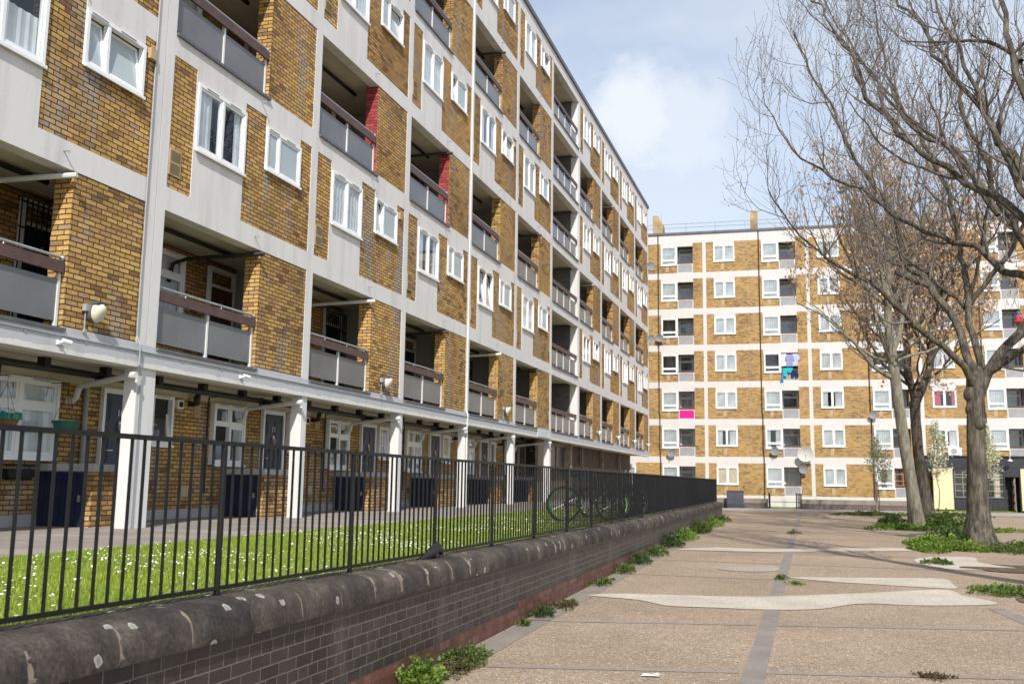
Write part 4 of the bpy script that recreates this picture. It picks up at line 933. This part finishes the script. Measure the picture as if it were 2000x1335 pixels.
# leafy weeds
def leaf_clump(name, label, cat, x, y, z, rx, ry, h, n, size, mat, group=None, spike=0):
    o = thing(name, label, cat, (x, y, z), 0, group); n = int(n*1.9); size *= .6; h *= .85; rx *= .92
    a = RNG.random(n)*6.283; q = np.sqrt(RNG.random(n)); lump = 1+.35*np.sin(a*3+x*7)+.2*np.sin(a*5+y*3)
    px, py_ = np.cos(a)*q*rx*lump, np.sin(a)*q*ry*lump
    top = h*(1-.75*q**1.6)*(.75+.45*np.sin(px*9/max(rx, .2)+y)*np.cos(py_*7/max(ry, .2)+x)); pz = np.clip(top, .02, None)*(.15+.85*RNG.random(n)**.6)
    s = size*(.5+.9*RNG.random(n)); d = np.stack([np.cos(a)*q+RNG.normal(0, .5, n), np.sin(a)*q+RNG.normal(0, .5, n), .35+RNG.normal(0, .45, n)], 1); d /= np.linalg.norm(d, axis=1, keepdims=True)
    sd_ = np.cross(d, RNG.normal(0, 1, (n, 3))); sd_ /= np.linalg.norm(sd_, axis=1, keepdims=True); nn = np.cross(d, sd_)
    c = np.stack([px, py_, pz], 1); V = np.zeros((n, 6, 3)); s = s[:, None]
    V[:, 0] = c; V[:, 1] = c+d*s*.35+sd_*s*.34+nn*s*.06; V[:, 2] = c+d*s*.75+sd_*s*.26+nn*s*.04; V[:, 3] = c+d*s*1.05-nn*s*.08; V[:, 4] = c+d*s*.75-sd_*s*.26+nn*s*.04; V[:, 5] = c+d*s*.35-sd_*s*.34+nn*s*.06
    put('foliage', arr_mesh('foliage', V.reshape(-1, 3), n, mat, 6), o)
    k = 70+spike; a = RNG.random(k)*6.283; b = np.stack([np.cos(a)*rx*.25*RNG.random(k), np.sin(a)*ry*.25*RNG.random(k), np.zeros(k)], 1)
    e = np.stack([np.cos(a)*rx*RNG.random(k), np.sin(a)*ry*RNG.random(k), h*(.6+.5*RNG.random(k))], 1); w = np.array([.004, 0, 0]); V = np.stack([b-w, b+w, e], 1)
    put('stems', arr_mesh('stems', V.reshape(-1, 3), k, M['weed_dark'], 3), o); return o
wl = lambda y, d=.12: (wallX(y)+d, y, zp(y))
GW = 'weeds along the foot of the dark wall'
leaf_clump('weed_clump', 'bright green leafy weed at the foot of the dark wall, nearest the camera', 'weed', *wl(7.45, .17), .20, .24, .27, 520, .055, M['weed_bright'])
leaf_clump('weed_clump', 'olive and reddish weed sprawling just beyond the bright green clump', 'weed', *wl(8.45, .2), .22, .36, .20, 420, .05, M['weed'])
leaf_clump('weed_clump', 'low dark reddish leaves at the foot of the olive weed', 'weed', *wl(8.1, .28), .16, .34, .09, 240, .04, M['weed_red'])
leaf_clump('weed_clump', 'small dark purplish weed on the pale edge strip by the red bricks', 'weed', *wl(11.5, .14), .12, .26, .17, 220, .05, M['weed_dark'])
leaf_clump('weed_clump', 'flat reddish weed lying beyond the purplish one', 'weed', *wl(12.4, .2), .16, .4, .10, 260, .045, M['weed_red'])
leaf_clump('weed_clump', 'tiny grass tuft at the wall foot before the purplish weed', 'weed', *wl(10.7, .12), .06, .10, .10, 60, .05, M['weed'])
for yv, rx, ry, h, n, mt, lb in ((15.2, .12, .5, .12, 150, 'weed', 'thin strip of weeds at the wall foot before the first bushy clump'), (17.2, .16, .55, .22, 260, 'weed', 'first bushy weed of the long row beside the dark wall'),
        (19.0, .2, .6, .34, 420, 'weed_dark', 'taller dark green weed in the row beside the dark wall'), (21.2, .22, .9, .30, 420, 'weed', 'middle weed of the row beside the dark wall'), (24.0, .24, .9, .42, 480, 'weed_dark', 'tall dark weed where the wall stains start'),
        (27.0, .26, 1.2, .40, 520, 'weed_bright', 'bright weed clump in the far half of the wall foot row'), (31.0, .3, 1.4, .52, 700, 'weed', 'tallest weed clump near the end of the dark wall'), (35.5, .3, 1.8, .45, 600, 'weed_bright', 'long bright weed clump before the end of the dark wall'), (40.5, .3, 1.8, .34, 420, 'weed', 'last weed clump at the end corner of the dark wall')):
    leaf_clump('weed_clump', lb, 'weed', *wl(yv, .15), rx, ry, h, n, .06 if yv < 22 else .09, M[mt], GW)
leaf_clump('weed_clump', 'bright grassy mound left of the thick dark trunk', 'weed', 2.95, 26.4, 0, .85, 1.5, .42, 2300, .11, M['weed_bright'])
leaf_clump('weed_clump', 'dark leafy bush against the left foot of the thick trunk', 'weed', 3.45, 28.2, 0, .6, .9, .72, 1300, .10, M['weed_dark'])
leaf_clump('weed_clump', 'low weeds in front of the thick trunk root', 'weed', 4.3, 26.0, 0, .9, .9, .18, 700, .09, M['weed'])
leaf_clump('weed_clump', 'low green weeds right of the thick trunk', 'weed', 5.4, 27.6, 0, .8, 1.2, .3, 800, .10, M['weed'])
leaf_clump('weed_clump', 'weed patch at the right edge with pale flower stalks', 'weed', 3.45, 16.1, zp(16), .95, .75, .27, 2400, .06, M['weed'], spike=60)
leaf_clump('weed_clump', 'bright grass edge of the weed patch at the right', 'weed', 2.75, 16.6, zp(16), .42, .6, .13, 700, .06, M['weed_bright'])
leaf_clump('weed_clump', 'small weed growing in the pale patch before the grassy mound', 'weed', 2.35, 21.6, zp(21.6), .28, .4, .12, 140, .10, M['weed'])
leaf_clump('weed_clump', 'grass and weeds before the pale slanting trunk', 'weed', 3.0, 38.0, 0, 1.2, 1.4, .25, 1100, .14, M['weed_bright'])
leaf_clump('weed_clump', 'green bush right of the pale slanting trunk', 'weed', 4.75, 41.0, 0, .7, 1.6, .75, 1300, .14, M['weed'])
leaf_clump('weed_clump', 'low dark bush left of the pale slanting trunk', 'weed', 3.0, 42.5, 0, .5, 1.0, .55, 500, .14, M['weed_dark'])
leaf_clump('weed_clump', 'green strip of weeds in front of the thick trunk and behind the bush', 'weed', 5.6, 37.8, 0, 1.3, 1.2, .2, 800, .14, M['weed_bright'])
leaf_clump('weed_clump', 'grass tuft round the left sapling stake', 'weed', 3.0, 55.0, 0, 2.0, 1.6, .22, 900, .16, M['weed'])
leaf_clump('weed_clump', 'grass tuft round the right sapling', 'weed', 7.0, 56.5, 0, 2.0, 1.6, .22, 800, .16, M['weed'])
leaf_clump('weed_clump', 'small weed in the paving joint before the long pale patch', 'weed', -.55, 17.2, zp(17.2), .10, .35, .07, 90, .06, M['weed'])
leaf_clump('weed_clump', 'tiny weed on the joint beside the second pale patch', 'weed', -.3, 16.4, zp(16.4), .14, .2, .06, 80, .05, M['weed_bright'])
leaf_clump('weed_clump', 'dark weed growing in the nearest paving joint', 'weed', .95, 9.22, zp(9), .16, .10, .05, 120, .04, M['weed_red'])
leaf_clump('weed_clump', 'little weed in the joint far along the paving', 'weed', -.62, 32.3, 0, .2, .7, .1, 70, .09, M['weed'])
lt = thing('litter', 'scrap of white paper on the near paving', 'litter', (-1.35, 8.43, zp(8)+.004)); m = MB(); m.face([(-.07, -.05, .003), (.08, -.04, .006), (.07, .03, .012), (.01, .045, .004), (-.06, .03, .010)]); m.face([(.0, -.03, .013), (.085, -.02, .017), (.06, .04, .02)]); m.build('paper', M['daisy'], lt)

# low wall, gates, cabinet before the far block
def on(o, x, y, z): return on_far(o, x, y, z)
for a, b, lb in ((-4.0, 4.0, 'low purple brick wall with thick pale coping left of the gateway'), (6.0, 13.6, 'low purple brick wall with thick pale coping right of the gateway, behind the trunks')):
    o = on(thing('low_wall', lb, 'wall', (0, 0, 0), 0, 'low walls before the far block'), a, -3.1, 0)
    m = MB(); m.box(0, b-a, 0, .22, -.1, .33); m.build('brickwork', M['brick_low'], o); m = MB(); m.box(-.01, b-a+.01, -.03, .25, .33, .62); m.build('coping', M['edge'], o)
for a, lb in ((4.15, 'black metal gate folded back on the left of the gateway'), (5.85, 'black metal gate folded back on the right of the gateway')):
    o = on(thing('metal_gate', lb, 'gate', (0, 0, 0), 0, 'gates of the gateway'), a, -3.15, 0)
    m = MB(); m.bar((-.08, .05, 0), (-.08, .05, 1.02), .07); m.build('post', M['fence'], o); m = MB(); s = .22 if a > 5 else -.1
    m.bar((0, 0, .12), (s, -1.0, .12), .04); m.bar((0, 0, .95), (s, -1.0, .95), .04)
    for i in range(9): m.bar((s*i/8, -i/8, .05), (s*i/8, -i/8, .98), .022)
    m.build('leaf', M['fence'], o)
o = thing('utility_cabinet', 'dark grey two door utility cabinet before the low wall', 'cabinet', (-5.32, 64.55, 0), AN)
m = MB(); m.box(.0, 1.06, .0, .42, .22, 1.06); m.build('casing', M['cabinet'], o); m = MB(); m.box(.01, 1.05, .01, .41, 0, .22); m.build('plinth', plain('cabinet_plinth', (.035,.05,.06), .6, .3), o)
m = MB(); m.box(-.02, 1.08, -.03, .45, 1.06, 1.11); m.build('lid', M['cabinet'], o)
for i in range(2): m = MB(); m.box(.03+i*.51, .52+i*.51, -.018, -.001, .25, 1.03); m.build('door', M['cabinet'], o)

# bicycles leaning behind the railing
def bicycle(x, y, rz, frame, rim, label):
    o = thing('bicycle', label, 'bicycle', (x, y, .74), rz, 'bicycles parked behind the railing')
    r = .33
    for wx in (-.5, .5):
        m = MB(); m.tube([(wx+r*math.cos(6.2832*i/24), 0, r+r*math.sin(6.2832*i/24)) for i in range(25)], .022, 6, cap=False); w = m.build('wheel', M['black'], o)
        m = MB(); m.tube([(wx+(r-.035)*math.cos(6.2832*i/24), 0, r+(r-.035)*math.sin(6.2832*i/24)) for i in range(25)], .016, 5, cap=False); m.build('rim', rim, w)
        m = MB()
        for i in range(14): a = 6.2832*i/14; m.tube([(wx, 0, r), (wx+(r-.04)*math.cos(a), 0, r+(r-.04)*math.sin(a))], .0025, 3, cap=False)
        m.build('spokes', M['steel'], w)
    m = MB(); bb, st_, hd, rx_ = (-.05, 0, .30), (-.18, 0, .78), (.36, 0, .82), (-.5, 0, .33)
    for a, b in ((bb, st_), (bb, (.38, 0, .70)), (st_, hd), (rx_, bb), (rx_, (-.16, 0, .68)), (hd, (.5, 0, .33)), ((.35, 0, .86), (.37, 0, .62))): m.tube([a, b], .019, 7)
    m.build('frame', frame, o)
    m = MB(); m.tube([(.36, 0, .82), (.33, 0, .97)], .015, 6); m.tube([(.28, -.30, .98), (.34, -.12, .97), (.34, .12, .97), (.28, .30, .98)], .014, 6); m.build('handlebar', M['black'], o)
    m = MB(); m.tube([st_, (-.205, 0, .90)], .014, 6); m.tube([(-.36, 0, .92), (-.24, 0, .925), (-.06, 0, .91)], [.075, .06, .02], 7); m.build('saddle', M['black'], o)
    m = MB(); m.lathe([(0, -.02), (.09, -.02), (.09, -.01), (0, -.01)], (-.05, 0, .30), 14, 'y'); m.tube([(-.05, -.03, .30), (.06, -.04, .18)], .012, 5); m.build('crank', M['steel'], o)
gr = plain('lime_rim', (.10,.24,.04), .5, .3)
bicycle(-4.25, 19.0, R(28), M['black'], gr, 'dark bicycle with lime green rims parked behind the railing')
bicycle(-4.2, 21.2, R(35), plain('dark_blue_frame', (.03,.035,.06), .35, .5), M['black'], 'second dark bicycle with black wheels behind the green rimmed one')

# ================================================================== TREES
class Tubes:
    def __init__(s): s.V = []; s.F = []; s.n = 0
    def add(s, P, rad, k):
        P = np.asarray(P, float); m = len(P); T = np.gradient(P, axis=0); T /= np.linalg.norm(T, axis=1, keepdims=True)+1e-9
        ref = np.array([0.3, 0.2, 1.0]) if abs(T[0, 2]) < .85 else np.array([1., .2, 0]); X = np.cross(T, ref); X /= np.linalg.norm(X, axis=1, keepdims=True)+1e-9; Y = np.cross(T, X)
        a = np.arange(k)*2*np.pi/k; r = np.asarray(rad)[:, None, None]
        s.V.append((P[:, None]+r*(X[:, None]*np.cos(a)[None, :, None]+Y[:, None]*np.sin(a)[None, :, None])).reshape(-1, 3))
        i = np.arange(m-1)[:, None]*k; j = np.arange(k)[None]; j2 = (j+1) % k
        s.F.append((np.stack([i+j, i+j2, i+k+j2, i+k+j], -1).reshape(-1, 4))+s.n); s.n += m*k
    def mesh(s, name, mat):
        V = np.concatenate(s.V); F = np.concatenate(s.F); me = bpy.data.meshes.new(name)
        me.vertices.add(len(V)); me.vertices.foreach_set('co', V.astype(np.float32).ravel()); me.loops.add(F.size); me.loops.foreach_set('vertex_index', F.astype(np.int32).ravel())
        me.polygons.add(len(F)); me.polygons.foreach_set('loop_start', np.arange(0, F.size, 4, dtype=np.int32)); me.polygons.foreach_set('loop_total', np.full(len(F), 4, np.int32))
        me.polygons.foreach_set('use_smooth', np.ones(len(F), bool)); me.materials.append(mat); me.update(calc_edges=True); return me
def smooth_line(P, n):
    P = np.asarray(P, float); d = np.r_[0, np.cumsum(np.linalg.norm(np.diff(P, axis=0), axis=1))]; t = np.linspace(0, d[-1], n)
    Q = np.stack([np.interp(t, d, P[:, i]) for i in range(3)], 1)
    for _ in range(2): Q[1:-1] = .25*Q[:-2]+.5*Q[1:-1]+.25*Q[2:]
    return Q
def unit(v): return v/(np.linalg.norm(v)+1e-9)
BURLS = {'T1': ((4.13, 28.53, 4.0, .17), (4.31, 28.44, 3.2, .14), (4.12, 28.55, 3.6, .13))}
class Tree:
    def __init__(s, seed, up=.12, dens=1.0, lens=(2.6, 1.25, .6)):
        s.r = np.random.default_rng(seed); s.limb = Tubes(); s.twig = Tubes(); s.tips = []; s.up = up; s.dens = dens; s.lens = lens
    def limbline(s, P, r0, r1, n=None, sides=9, spawn=(.25, 1.0)):
        L = np.sum(np.linalg.norm(np.diff(np.asarray(P), axis=0), axis=1)); n = n or max(6, int(L*3)); Q = smooth_line(P, n); w_ = np.cumsum(s.r.normal(0, .05, (n, 3)), 0); w_ -= np.linspace(0, 1, n)[:, None]*w_[-1]+(1-np.linspace(0, 1, n))[:, None]*w_[0]; Q += w_*min(1., L/6)
        t = np.linspace(0, 1, n); rad = (r0+(r1-r0)*t**.85)*(1+s.r.normal(0, .04, n)); s.limb.add(Q, rad, sides)
        s.sprout(Q, rad, 1, spawn)
    def sprout(s, Q, rad, lev, span=(.2, 1.0)):
        L = np.sum(np.linalg.norm(np.diff(Q, axis=0), axis=1)); gap = (.42, .20, .13)[lev-1]/s.dens
        m = max(1, int(L*(span[1]-span[0])/gap)); base = np.linspace(span[0], span[1], m, endpoint=True)
        for k, tt in enumerate(base):
            tt = min(.999, max(0, tt+s.r.normal(0, .02))); f = tt*(len(Q)-1); i = min(int(f), len(Q)-2); p = Q[i]+(Q[i+1]-Q[i])*(f-i); d = unit(Q[i+1]-Q[i])
            e = unit(np.cross(d, s.r.normal(0, 1, 3))); ang = np.radians(s.r.uniform(32, 62) if tt < .97 else s.r.uniform(5, 20))
            nd = unit(d*np.cos(ang)+e*np.sin(ang)+np.array([0, 0, .12])); ln = s.lens[lev-1]*s.r.uniform(.55, 1.25)*(1-.35*tt if lev == 1 else 1)
            s.grow(p, nd, ln, max(.0045, min(rad[i]*.62, (.034, .014, .0062)[lev-1])), lev)
    def grow(s, p, d, ln, r0, lev):
        n = (8, 6, 5)[lev-1]; P = [p]; st = ln/(n-1)
        for i in range(n-1):
            d = unit(d+s.r.normal(0, .16, 3)+np.array([0, 0, s.up*(1+i*.35)])); P.append(P[-1]+d*st)
        P = np.array(P); rad = np.linspace(r0, max(.0042, r0*.32), n); s.twig.add(P, rad, 4 if lev < 3 else 3)
        if lev < 3: s.sprout(P, rad, lev+1)
        if lev >= 2: s.tips.append(P[-1]); s.tips.append(P[2])
    def random_limbs(s, p, n, L, spread, r0, zb=.9):
        for i in range(n):
            a = 6.283*(i+s.r.random()*.7)/n; d = unit(np.array([np.cos(a)*spread, np.sin(a)*spread, zb])); P = [np.array(p)]
            for k in range(6): d = unit(d+s.r.normal(0, .13, 3)+np.array([0, 0, .10])); P.append(P[-1]+d*L*s.r.uniform(.7, 1.15)/6)
            s.limbline(P, r0*s.r.uniform(.7, 1.1), .018)
def bits(name, C, size, mat, parent, r, drop=0.0, k=1):
    C = np.asarray(C); n = len(C); c = C+r.normal(0, .07, (n, 3)); d = r.normal(0, .6, (n, 3)); d[:, 2] -= drop; d /= np.linalg.norm(d, axis=1, keepdims=True); sd_ = np.cross(d, r.normal(0, 1, (n, 3))); sd_ /= np.linalg.norm(sd_, axis=1, keepdims=True)
    s = (size*(.5+r.random(n)))[:, None]; V = np.stack([c, c+d*s*.5+sd_*s*.28, c+d*s, c+d*s*.5-sd_*s*.28], 1); return tag(put(name, arr_mesh(name, V.reshape(-1, 3), n, mat, 4), parent), kind='stuff')
def tree(key, label, seed, barkm, twigm, base, up, dens, lens, extra=None, brown=0, flare=True):
    D = LIMBS[key]; T = Tree(seed, up, dens, lens); o = thing('street_tree', label, 'tree', (0, 0, 0))
    P, rads = D['trunk']; Q = np.asarray(P, float); n = 26; Qs = smooth_line(Q, n); dd = np.r_[0, np.cumsum(np.linalg.norm(np.diff(Q, axis=0), axis=1))]; rr_ = np.interp(np.linspace(0, dd[-1], n), dd, rads)
    Qs[0, 2] -= .15; k = 18; V0 = T.limb.n; T.limb.add(Qs, rr_, k)
    v = T.limb.V[-1].reshape(n, k, 3)                                   # knobbly trunk with root flare
    for i in range(n):
        h = Qs[i, 2]-Qs[0, 2]; a = np.arange(k)*6.2832/k; w = 1+.035*np.sin(3*a+h*1.9+seed)+.025*np.sin(7*a-h*2.7)+(.28*np.exp(-h*2.2)*np.sin(5*a+seed) if flare else 0)+.02*np.sin(h*5)
        v[i] = Qs[i]+(v[i]-Qs[i])*w[:, None]
    T.limb.V[-1] = v.reshape(-1, 3)
    if len(P) <= 6: T.limb.add(np.array([Qs[-1]-[0, 0, .25], Qs[-1], Qs[-1]+[0, 0, .16], Qs[-1]+[0, 0, .27], Qs[-1]+[0, 0, .31]]), [rr_[-1]*1.0, rr_[-1]*1.04, rr_[-1]*.82, rr_[-1]*.45, .01], k)
    for bx, by, bz, br_ in BURLS.get(key, ()):
        c = np.array([bx, by, bz]); a = np.linspace(-1, 1, 9); T.limb.add(c+np.outer(a*br_*1.35, [0.15, -.1, 1]), br_*np.sqrt(np.maximum(.004, 1-a*a)), 12)
    if len(P) > 6: T.sprout(Qs[int(n*.5):], rr_[int(n*.5):], 1)
    for name, val in D.items():
        if name == 'trunk': continue
        T.limbline(val[0], val[1], val[2])
    if extra: extra(T)
    put('trunk', T.limb.mesh('trunk', barkm), o); cr = put('crown', T.twig.mesh('crown', twigm), o)
    tips = np.array(T.tips)
    if brown:
        sel = tips[T.r.random(len(tips)) < brown]; sel = np.repeat(sel, 5, 0); bits('seed_cluster', sel, .13, M['samara'], cr, T.r, 1.2)
    else: bits('bud', tips[T.r.random(len(tips)) < .5], .035, M['bud'], cr, T.r)
    return o

LIMBS = {'T1':{'trunk':([(4.2,28.6,0.03),(4.19,28.6,0.86),(4.21,28.6,2.21),(4.25,28.6,3.58),(4.31,28.6,4.48)],(0.445,0.281,0.239,0.218,0.239)),'A':([(4.3,28.6,3.9),(4.2,28.55,4.4),(3.95,28.18,4.74),(3.26,27.76,5.22),(2.74,27.33,5.55),(2.07,26.91,6.17),(1.56,26.49,6.58),(0.95,26.07,6.87),(0.21,25.64,7.36),(-0.4,25.22,8.11),(-0.87,24.8,8.97)],0.111,0.014),'B':([(4.28,28.6,4.0),(4.2,28.62,4.75),(4.01,28.8,5.59),(3.79,29.0,6.28),(3.54,29.2,6.85),(3.32,29.4,7.21),(3.16,29.6,7.69),(2.86,29.8,8.12),(2.75,30.0,8.7),(2.62,30.2,9.68),(1.96,30.4,11.07),(1.13,30.6,12.69),(0.42,30.8,14.37),(-0.17,31.0,16.09)],0.128,0.02),'B2':([(3.3,28.9,7.08),(2.8,28.75,7.27),(2.38,28.6,7.45)],0.085,0.056),'C':([(4.32,28.65,4.0),(4.36,28.75,4.75),(4.23,29.15,5.78),(4.24,29.7,6.57),(4.22,30.25,7.89),(4.09,30.8,9.58),(3.53,31.35,11.74),(2.84,31.9,14.03),(2.49,32.45,16.07),(2.36,33.0,18.18)],0.111,0.024),'D':([(4.3,28.6,3.8),(4.5,28.6,4.5),(5.03,28.65,5.21),(5.58,28.7,5.9),(6.39,28.75,6.88),(6.98,28.8,8.41),(7.25,28.85,10.57),(7.15,28.9,12.8),(6.91,28.95,15.13),(6.64,29.0,17.06)],0.153,0.04),'D2':([(6.35,28.6,6.85),(5.66,28.53,8.03),(5.36,28.45,8.54),(4.94,28.38,9.43),(4.83,28.3,10.26),(4.57,28.23,11.18),(4.16,28.15,12.38),(3.55,28.07,13.63),(3.01,28.0,15.2)],0.111,0.024),'D3':([(5.01,28.4,9.3),(4.48,28.12,9.66),(3.88,27.84,9.81),(3.08,27.56,10.07),(2.05,27.28,10.79),(1.28,27.0,11.94)],0.06,0.016),'E':([(4.32,28.55,4.0),(4.55,28.5,4.5),(4.93,28.2,4.74),(5.36,27.8,5.04),(6.25,27.4,5.43),(7.02,27.0,6.51)],0.128,0.048)},'T0':{'F':([(3.81,15.8,3.83),(3.24,16.45,4.88),(2.98,17.11,5.03),(2.94,17.76,5.4),(2.76,18.42,5.83),(2.15,19.07,6.25),(1.53,19.73,6.88),(1.1,20.38,7.45),(0.2,21.04,8.37),(-0.24,21.69,9.12),(-0.75,22.35,10.08),(-0.9,23.0,10.99)],0.076,0.007),'G':([(3.83,15.8,4.14),(3.3,16.45,5.91),(2.54,17.1,6.76),(1.68,17.75,7.7),(1.41,18.4,8.41),(1.2,19.05,9.25),(0.78,19.7,10.33),(0.32,20.35,11.48),(0.13,21.0,12.55)],0.079,0.011),'H':([(3.88,15.8,4.44),(3.29,16.21,6.5),(3.02,16.62,7.13),(3.03,17.03,7.54),(2.79,17.44,8.25),(2.56,17.86,8.85),(2.41,18.27,9.54),(2.25,18.68,10.13),(2.01,19.09,10.77),(1.83,19.5,11.62)],0.079,0.014),'I':([(3.88,15.8,4.44),(3.04,16.11,6.49),(3.0,16.43,7.01),(2.92,16.74,7.61),(2.73,17.06,8.44),(2.56,17.37,9.22),(2.4,17.69,10.03),(2.26,18.0,10.86)],0.072,0.014),'J':([(3.94,15.8,4.9),(3.48,15.97,6.97),(3.35,16.13,7.93),(3.32,16.3,8.57),(3.29,16.47,9.02),(3.2,16.63,9.44),(3.06,16.8,10.27)],0.094,0.029),'J2':([(3.38,16.4,8.25),(3.15,16.67,8.67),(2.95,16.95,8.99),(2.43,17.23,9.05),(1.72,17.5,9.31)],0.043,0.009),'K':([(3.38,19.0,6.43),(2.93,19.38,7.72),(2.4,19.75,8.34),(2.05,20.12,8.89),(1.79,20.5,9.24),(1.62,20.88,9.81),(1.35,21.25,10.55),(0.87,21.62,11.55),(0.57,22.0,12.51)],0.05,0.011),'M':([(3.38,19.0,6.43),(2.92,19.5,7.6),(2.46,20.0,8.1),(2.12,20.5,8.63),(1.85,21.0,9.21),(1.45,21.5,10.08),(0.97,22.0,11.1),(0.45,22.5,12.02),(0.01,23.0,13.1)],0.05,0.011)},'T2':{'trunk':([(3.87,41.4,0.01),(3.76,41.4,1.31),(3.54,41.4,2.91),(3.4,41.4,4.53),(3.28,41.4,5.76),(3.2,41.4,6.8),(3.11,41.4,7.84),(3.11,41.4,9.53),(3.33,41.4,11.22),(3.3,41.4,12.95),(3.07,41.4,14.72),(2.96,41.4,16.06)],(0.313,0.235,0.217,0.209,0.209,0.191,0.165,0.131,0.096,0.07,0.044,0.017)),'A':([(3.24,41.4,5.76),(2.63,41.02,6.14),(2.15,40.64,6.72),(1.4,40.26,7.52),(0.45,39.88,8.31),(-0.42,39.5,8.69)],0.1,0.02),'B':([(3.2,41.4,6.8),(3.51,41.62,7.86),(3.77,41.84,9.16),(4.35,42.06,10.89),(4.65,42.28,12.66),(4.56,42.5,14.73)],0.12,0.02),'C':([(3.14,41.4,7.63),(2.46,41.3,8.9),(1.92,41.2,10.4),(1.57,41.1,12.12),(1.43,41.0,14.07)],0.1,0.02),'D':([(3.14,41.4,8.68),(2.31,41.8,9.64),(1.35,42.2,10.43),(0.35,42.6,11.69),(-0.02,43.0,13.64)],0.08,0.02)},'T3':{'trunk':([(4.88,47.5,0.09),(4.74,47.5,1.74),(4.6,47.5,3.12),(4.55,47.5,4.5),(4.57,47.5,5.32)],(0.342,0.243,0.23,0.225,0.225)),'A':([(4.57,47.5,5.32),(4.33,47.42,6.13),(4.26,47.33,7.3),(4.46,47.25,9.66),(4.46,47.17,12.54),(4.33,47.08,14.97),(4.52,47.0,16.92)],0.2,0.02),'B':([(4.61,47.5,5.32),(5.02,47.67,6.38),(5.29,47.83,7.34),(5.48,48.0,8.79),(5.92,48.17,10.74),(6.37,48.33,12.95),(6.27,48.5,15.24)],0.22,0.02),'C':([(4.34,47.5,6.14),(3.6,47.12,7.53),(2.74,46.75,8.69),(1.87,46.38,9.61),(1.01,46.0,11.01)],0.1,0.02),'D':([(5.18,47.5,7.07),(6.14,48.0,8.77),(6.95,48.5,10.75),(7.58,49.0,13.29)],0.1,0.02)}}
LIMBS['T0']['trunk'] = ([(4.6, 16.0, -.05), (4.45, 15.9, 1.0), (4.2, 15.8, 2.4), (3.95, 15.8, 3.6), (3.86, 15.8, 4.5)], (.42, .25, .22, .20, .19))
def e1(T):
    T.random_limbs((6.4, 28.7, 7.2), 4, 6.0, .9, .10); T.random_limbs((4.3, 29.6, 6.5), 3, 5.5, .8, .09)
def e2(T):
    T.random_limbs((3.15, 41.4, 8.6), 7, 6.0, .7, .09, 1.2); T.random_limbs((3.2, 41.4, 6.4), 5, 4.5, 1.2, .07, .5)
def e3(T):
    T.random_limbs((4.4, 47.3, 8.2), 7, 7.0, .7, .10, 1.1); T.random_limbs((5.3, 47.8, 7.5), 6, 6.5, .8, .09, 1.0); T.random_limbs((4.5, 47.4, 6.0), 6, 5.5, 1.3, .07, .4)
tree('T1', 'thick dark trunked tree forking low into spreading bare limbs, nearest of those in view', 21, M['bark'], M['twig'], None, .11, .82, (2.4, 1.35, .68), e1)
tree('T2', 'pale smooth barked slanting tree with bare upper branches', 33, M['bark_pale'], M['twig'], None, .14, .62, (2.4, 1.2, .6), e2, .25)
tree('T3', 'dark barked tree behind the pale slanting trunk, hung with dry brown seeds', 44, M['bark_dark'], M['twig'], None, .14, .62, (2.6, 1.25, .62), e3, .55)
tree('T0', 'bare tree just outside the right edge whose branches reach into the top right corner', 57, M['bark'], M['twig'], None, .12, .78, (1.7, 1.05, .55))
# saplings
def sapling(x, y, h, r, n, label, stake, seed):
    o = thing('sapling', label, 'sapling', (x, y, 0)); T = Tree(seed, .1, 2.2, (.85, .5, .25)); rg = T.r
    T.limbline([(0, 0, 0), (.03, .02, h*.3), (-.02, 0, h*.55), (.02, 0, h)], .03, .01, spawn=(.45, 1.0))
    put('trunk', T.limb.mesh('trunk', M['bark']), o); c = put('crown', T.twig.mesh('crown', M['twig']), o); tips = np.array(T.tips); tips = np.repeat(tips, n, 0)
    bits('leaves', tips, .11, M['blossom'], c, rg, .2)
    if stake:
        s = thing('wooden_stake', 'thick round wooden stake beside the left sapling', 'stake', (x, y, 0)); m = MB(); m.tube([(-.10, -.08, -.05), (-.10, -.08, 1.75)], .055, 8); m.build('post', M['timber'], s)
    return o
sapling(3.35, 55.8, 3.4, .8, 2, 'slim sapling with pale young leaves tied to a thick wooden stake', True, 71)
sapling(6.6, 58.2, 4.0, 1.0, 3, 'blossoming sapling with creamy flowers in front of the cream shop panel', False, 72)
sapling(9.2, 58.8, 3.8, .9, 3, 'blossoming sapling half hidden behind the thick dark trunk', False, 73)

ty = thing('hanging_toy', 'small pink and grey stuffed toy caught in the low right branches', 'toy', (5.33, 28.0, 5.98)); ty.scale = (.6, .6, .6)
m = MB(); m.lathe([(0, -.20), (.11, -.17), (.16, -.06), (.12, .06), (.09, .10), (0, .12)], n=14); m.build('body', plain('toy_pink', (.62,.10,.28), .9, .1), ty, smooth=True)
m = MB(); m.lathe([(0, .10), (.12, .11), (.13, .16), (.10, .22), (0, .26)], n=14); m.build('cap', plain('toy_grey', (.16,.20,.26), .9, .1), ty, smooth=True)
m = MB(); m.lathe([(0, -.27), (.20, -.26), (.22, -.20), (.15, -.15), (0, -.15)], n=12); m.build('skirt', plain('toy_red', (.55,.07,.03), .9, .1), ty)
m = MB(); m.tube([(.28+.07*math.cos(6.2832*i/12), 0, .06+.07*math.sin(6.2832*i/12)) for i in range(13)], .025, 6); m.tube([(.10, 0, .02), (.22, 0, .05)], .02, 5); m.build('ring', plain('toy_yellow', (.60,.45,.02), .8, .1), ty)
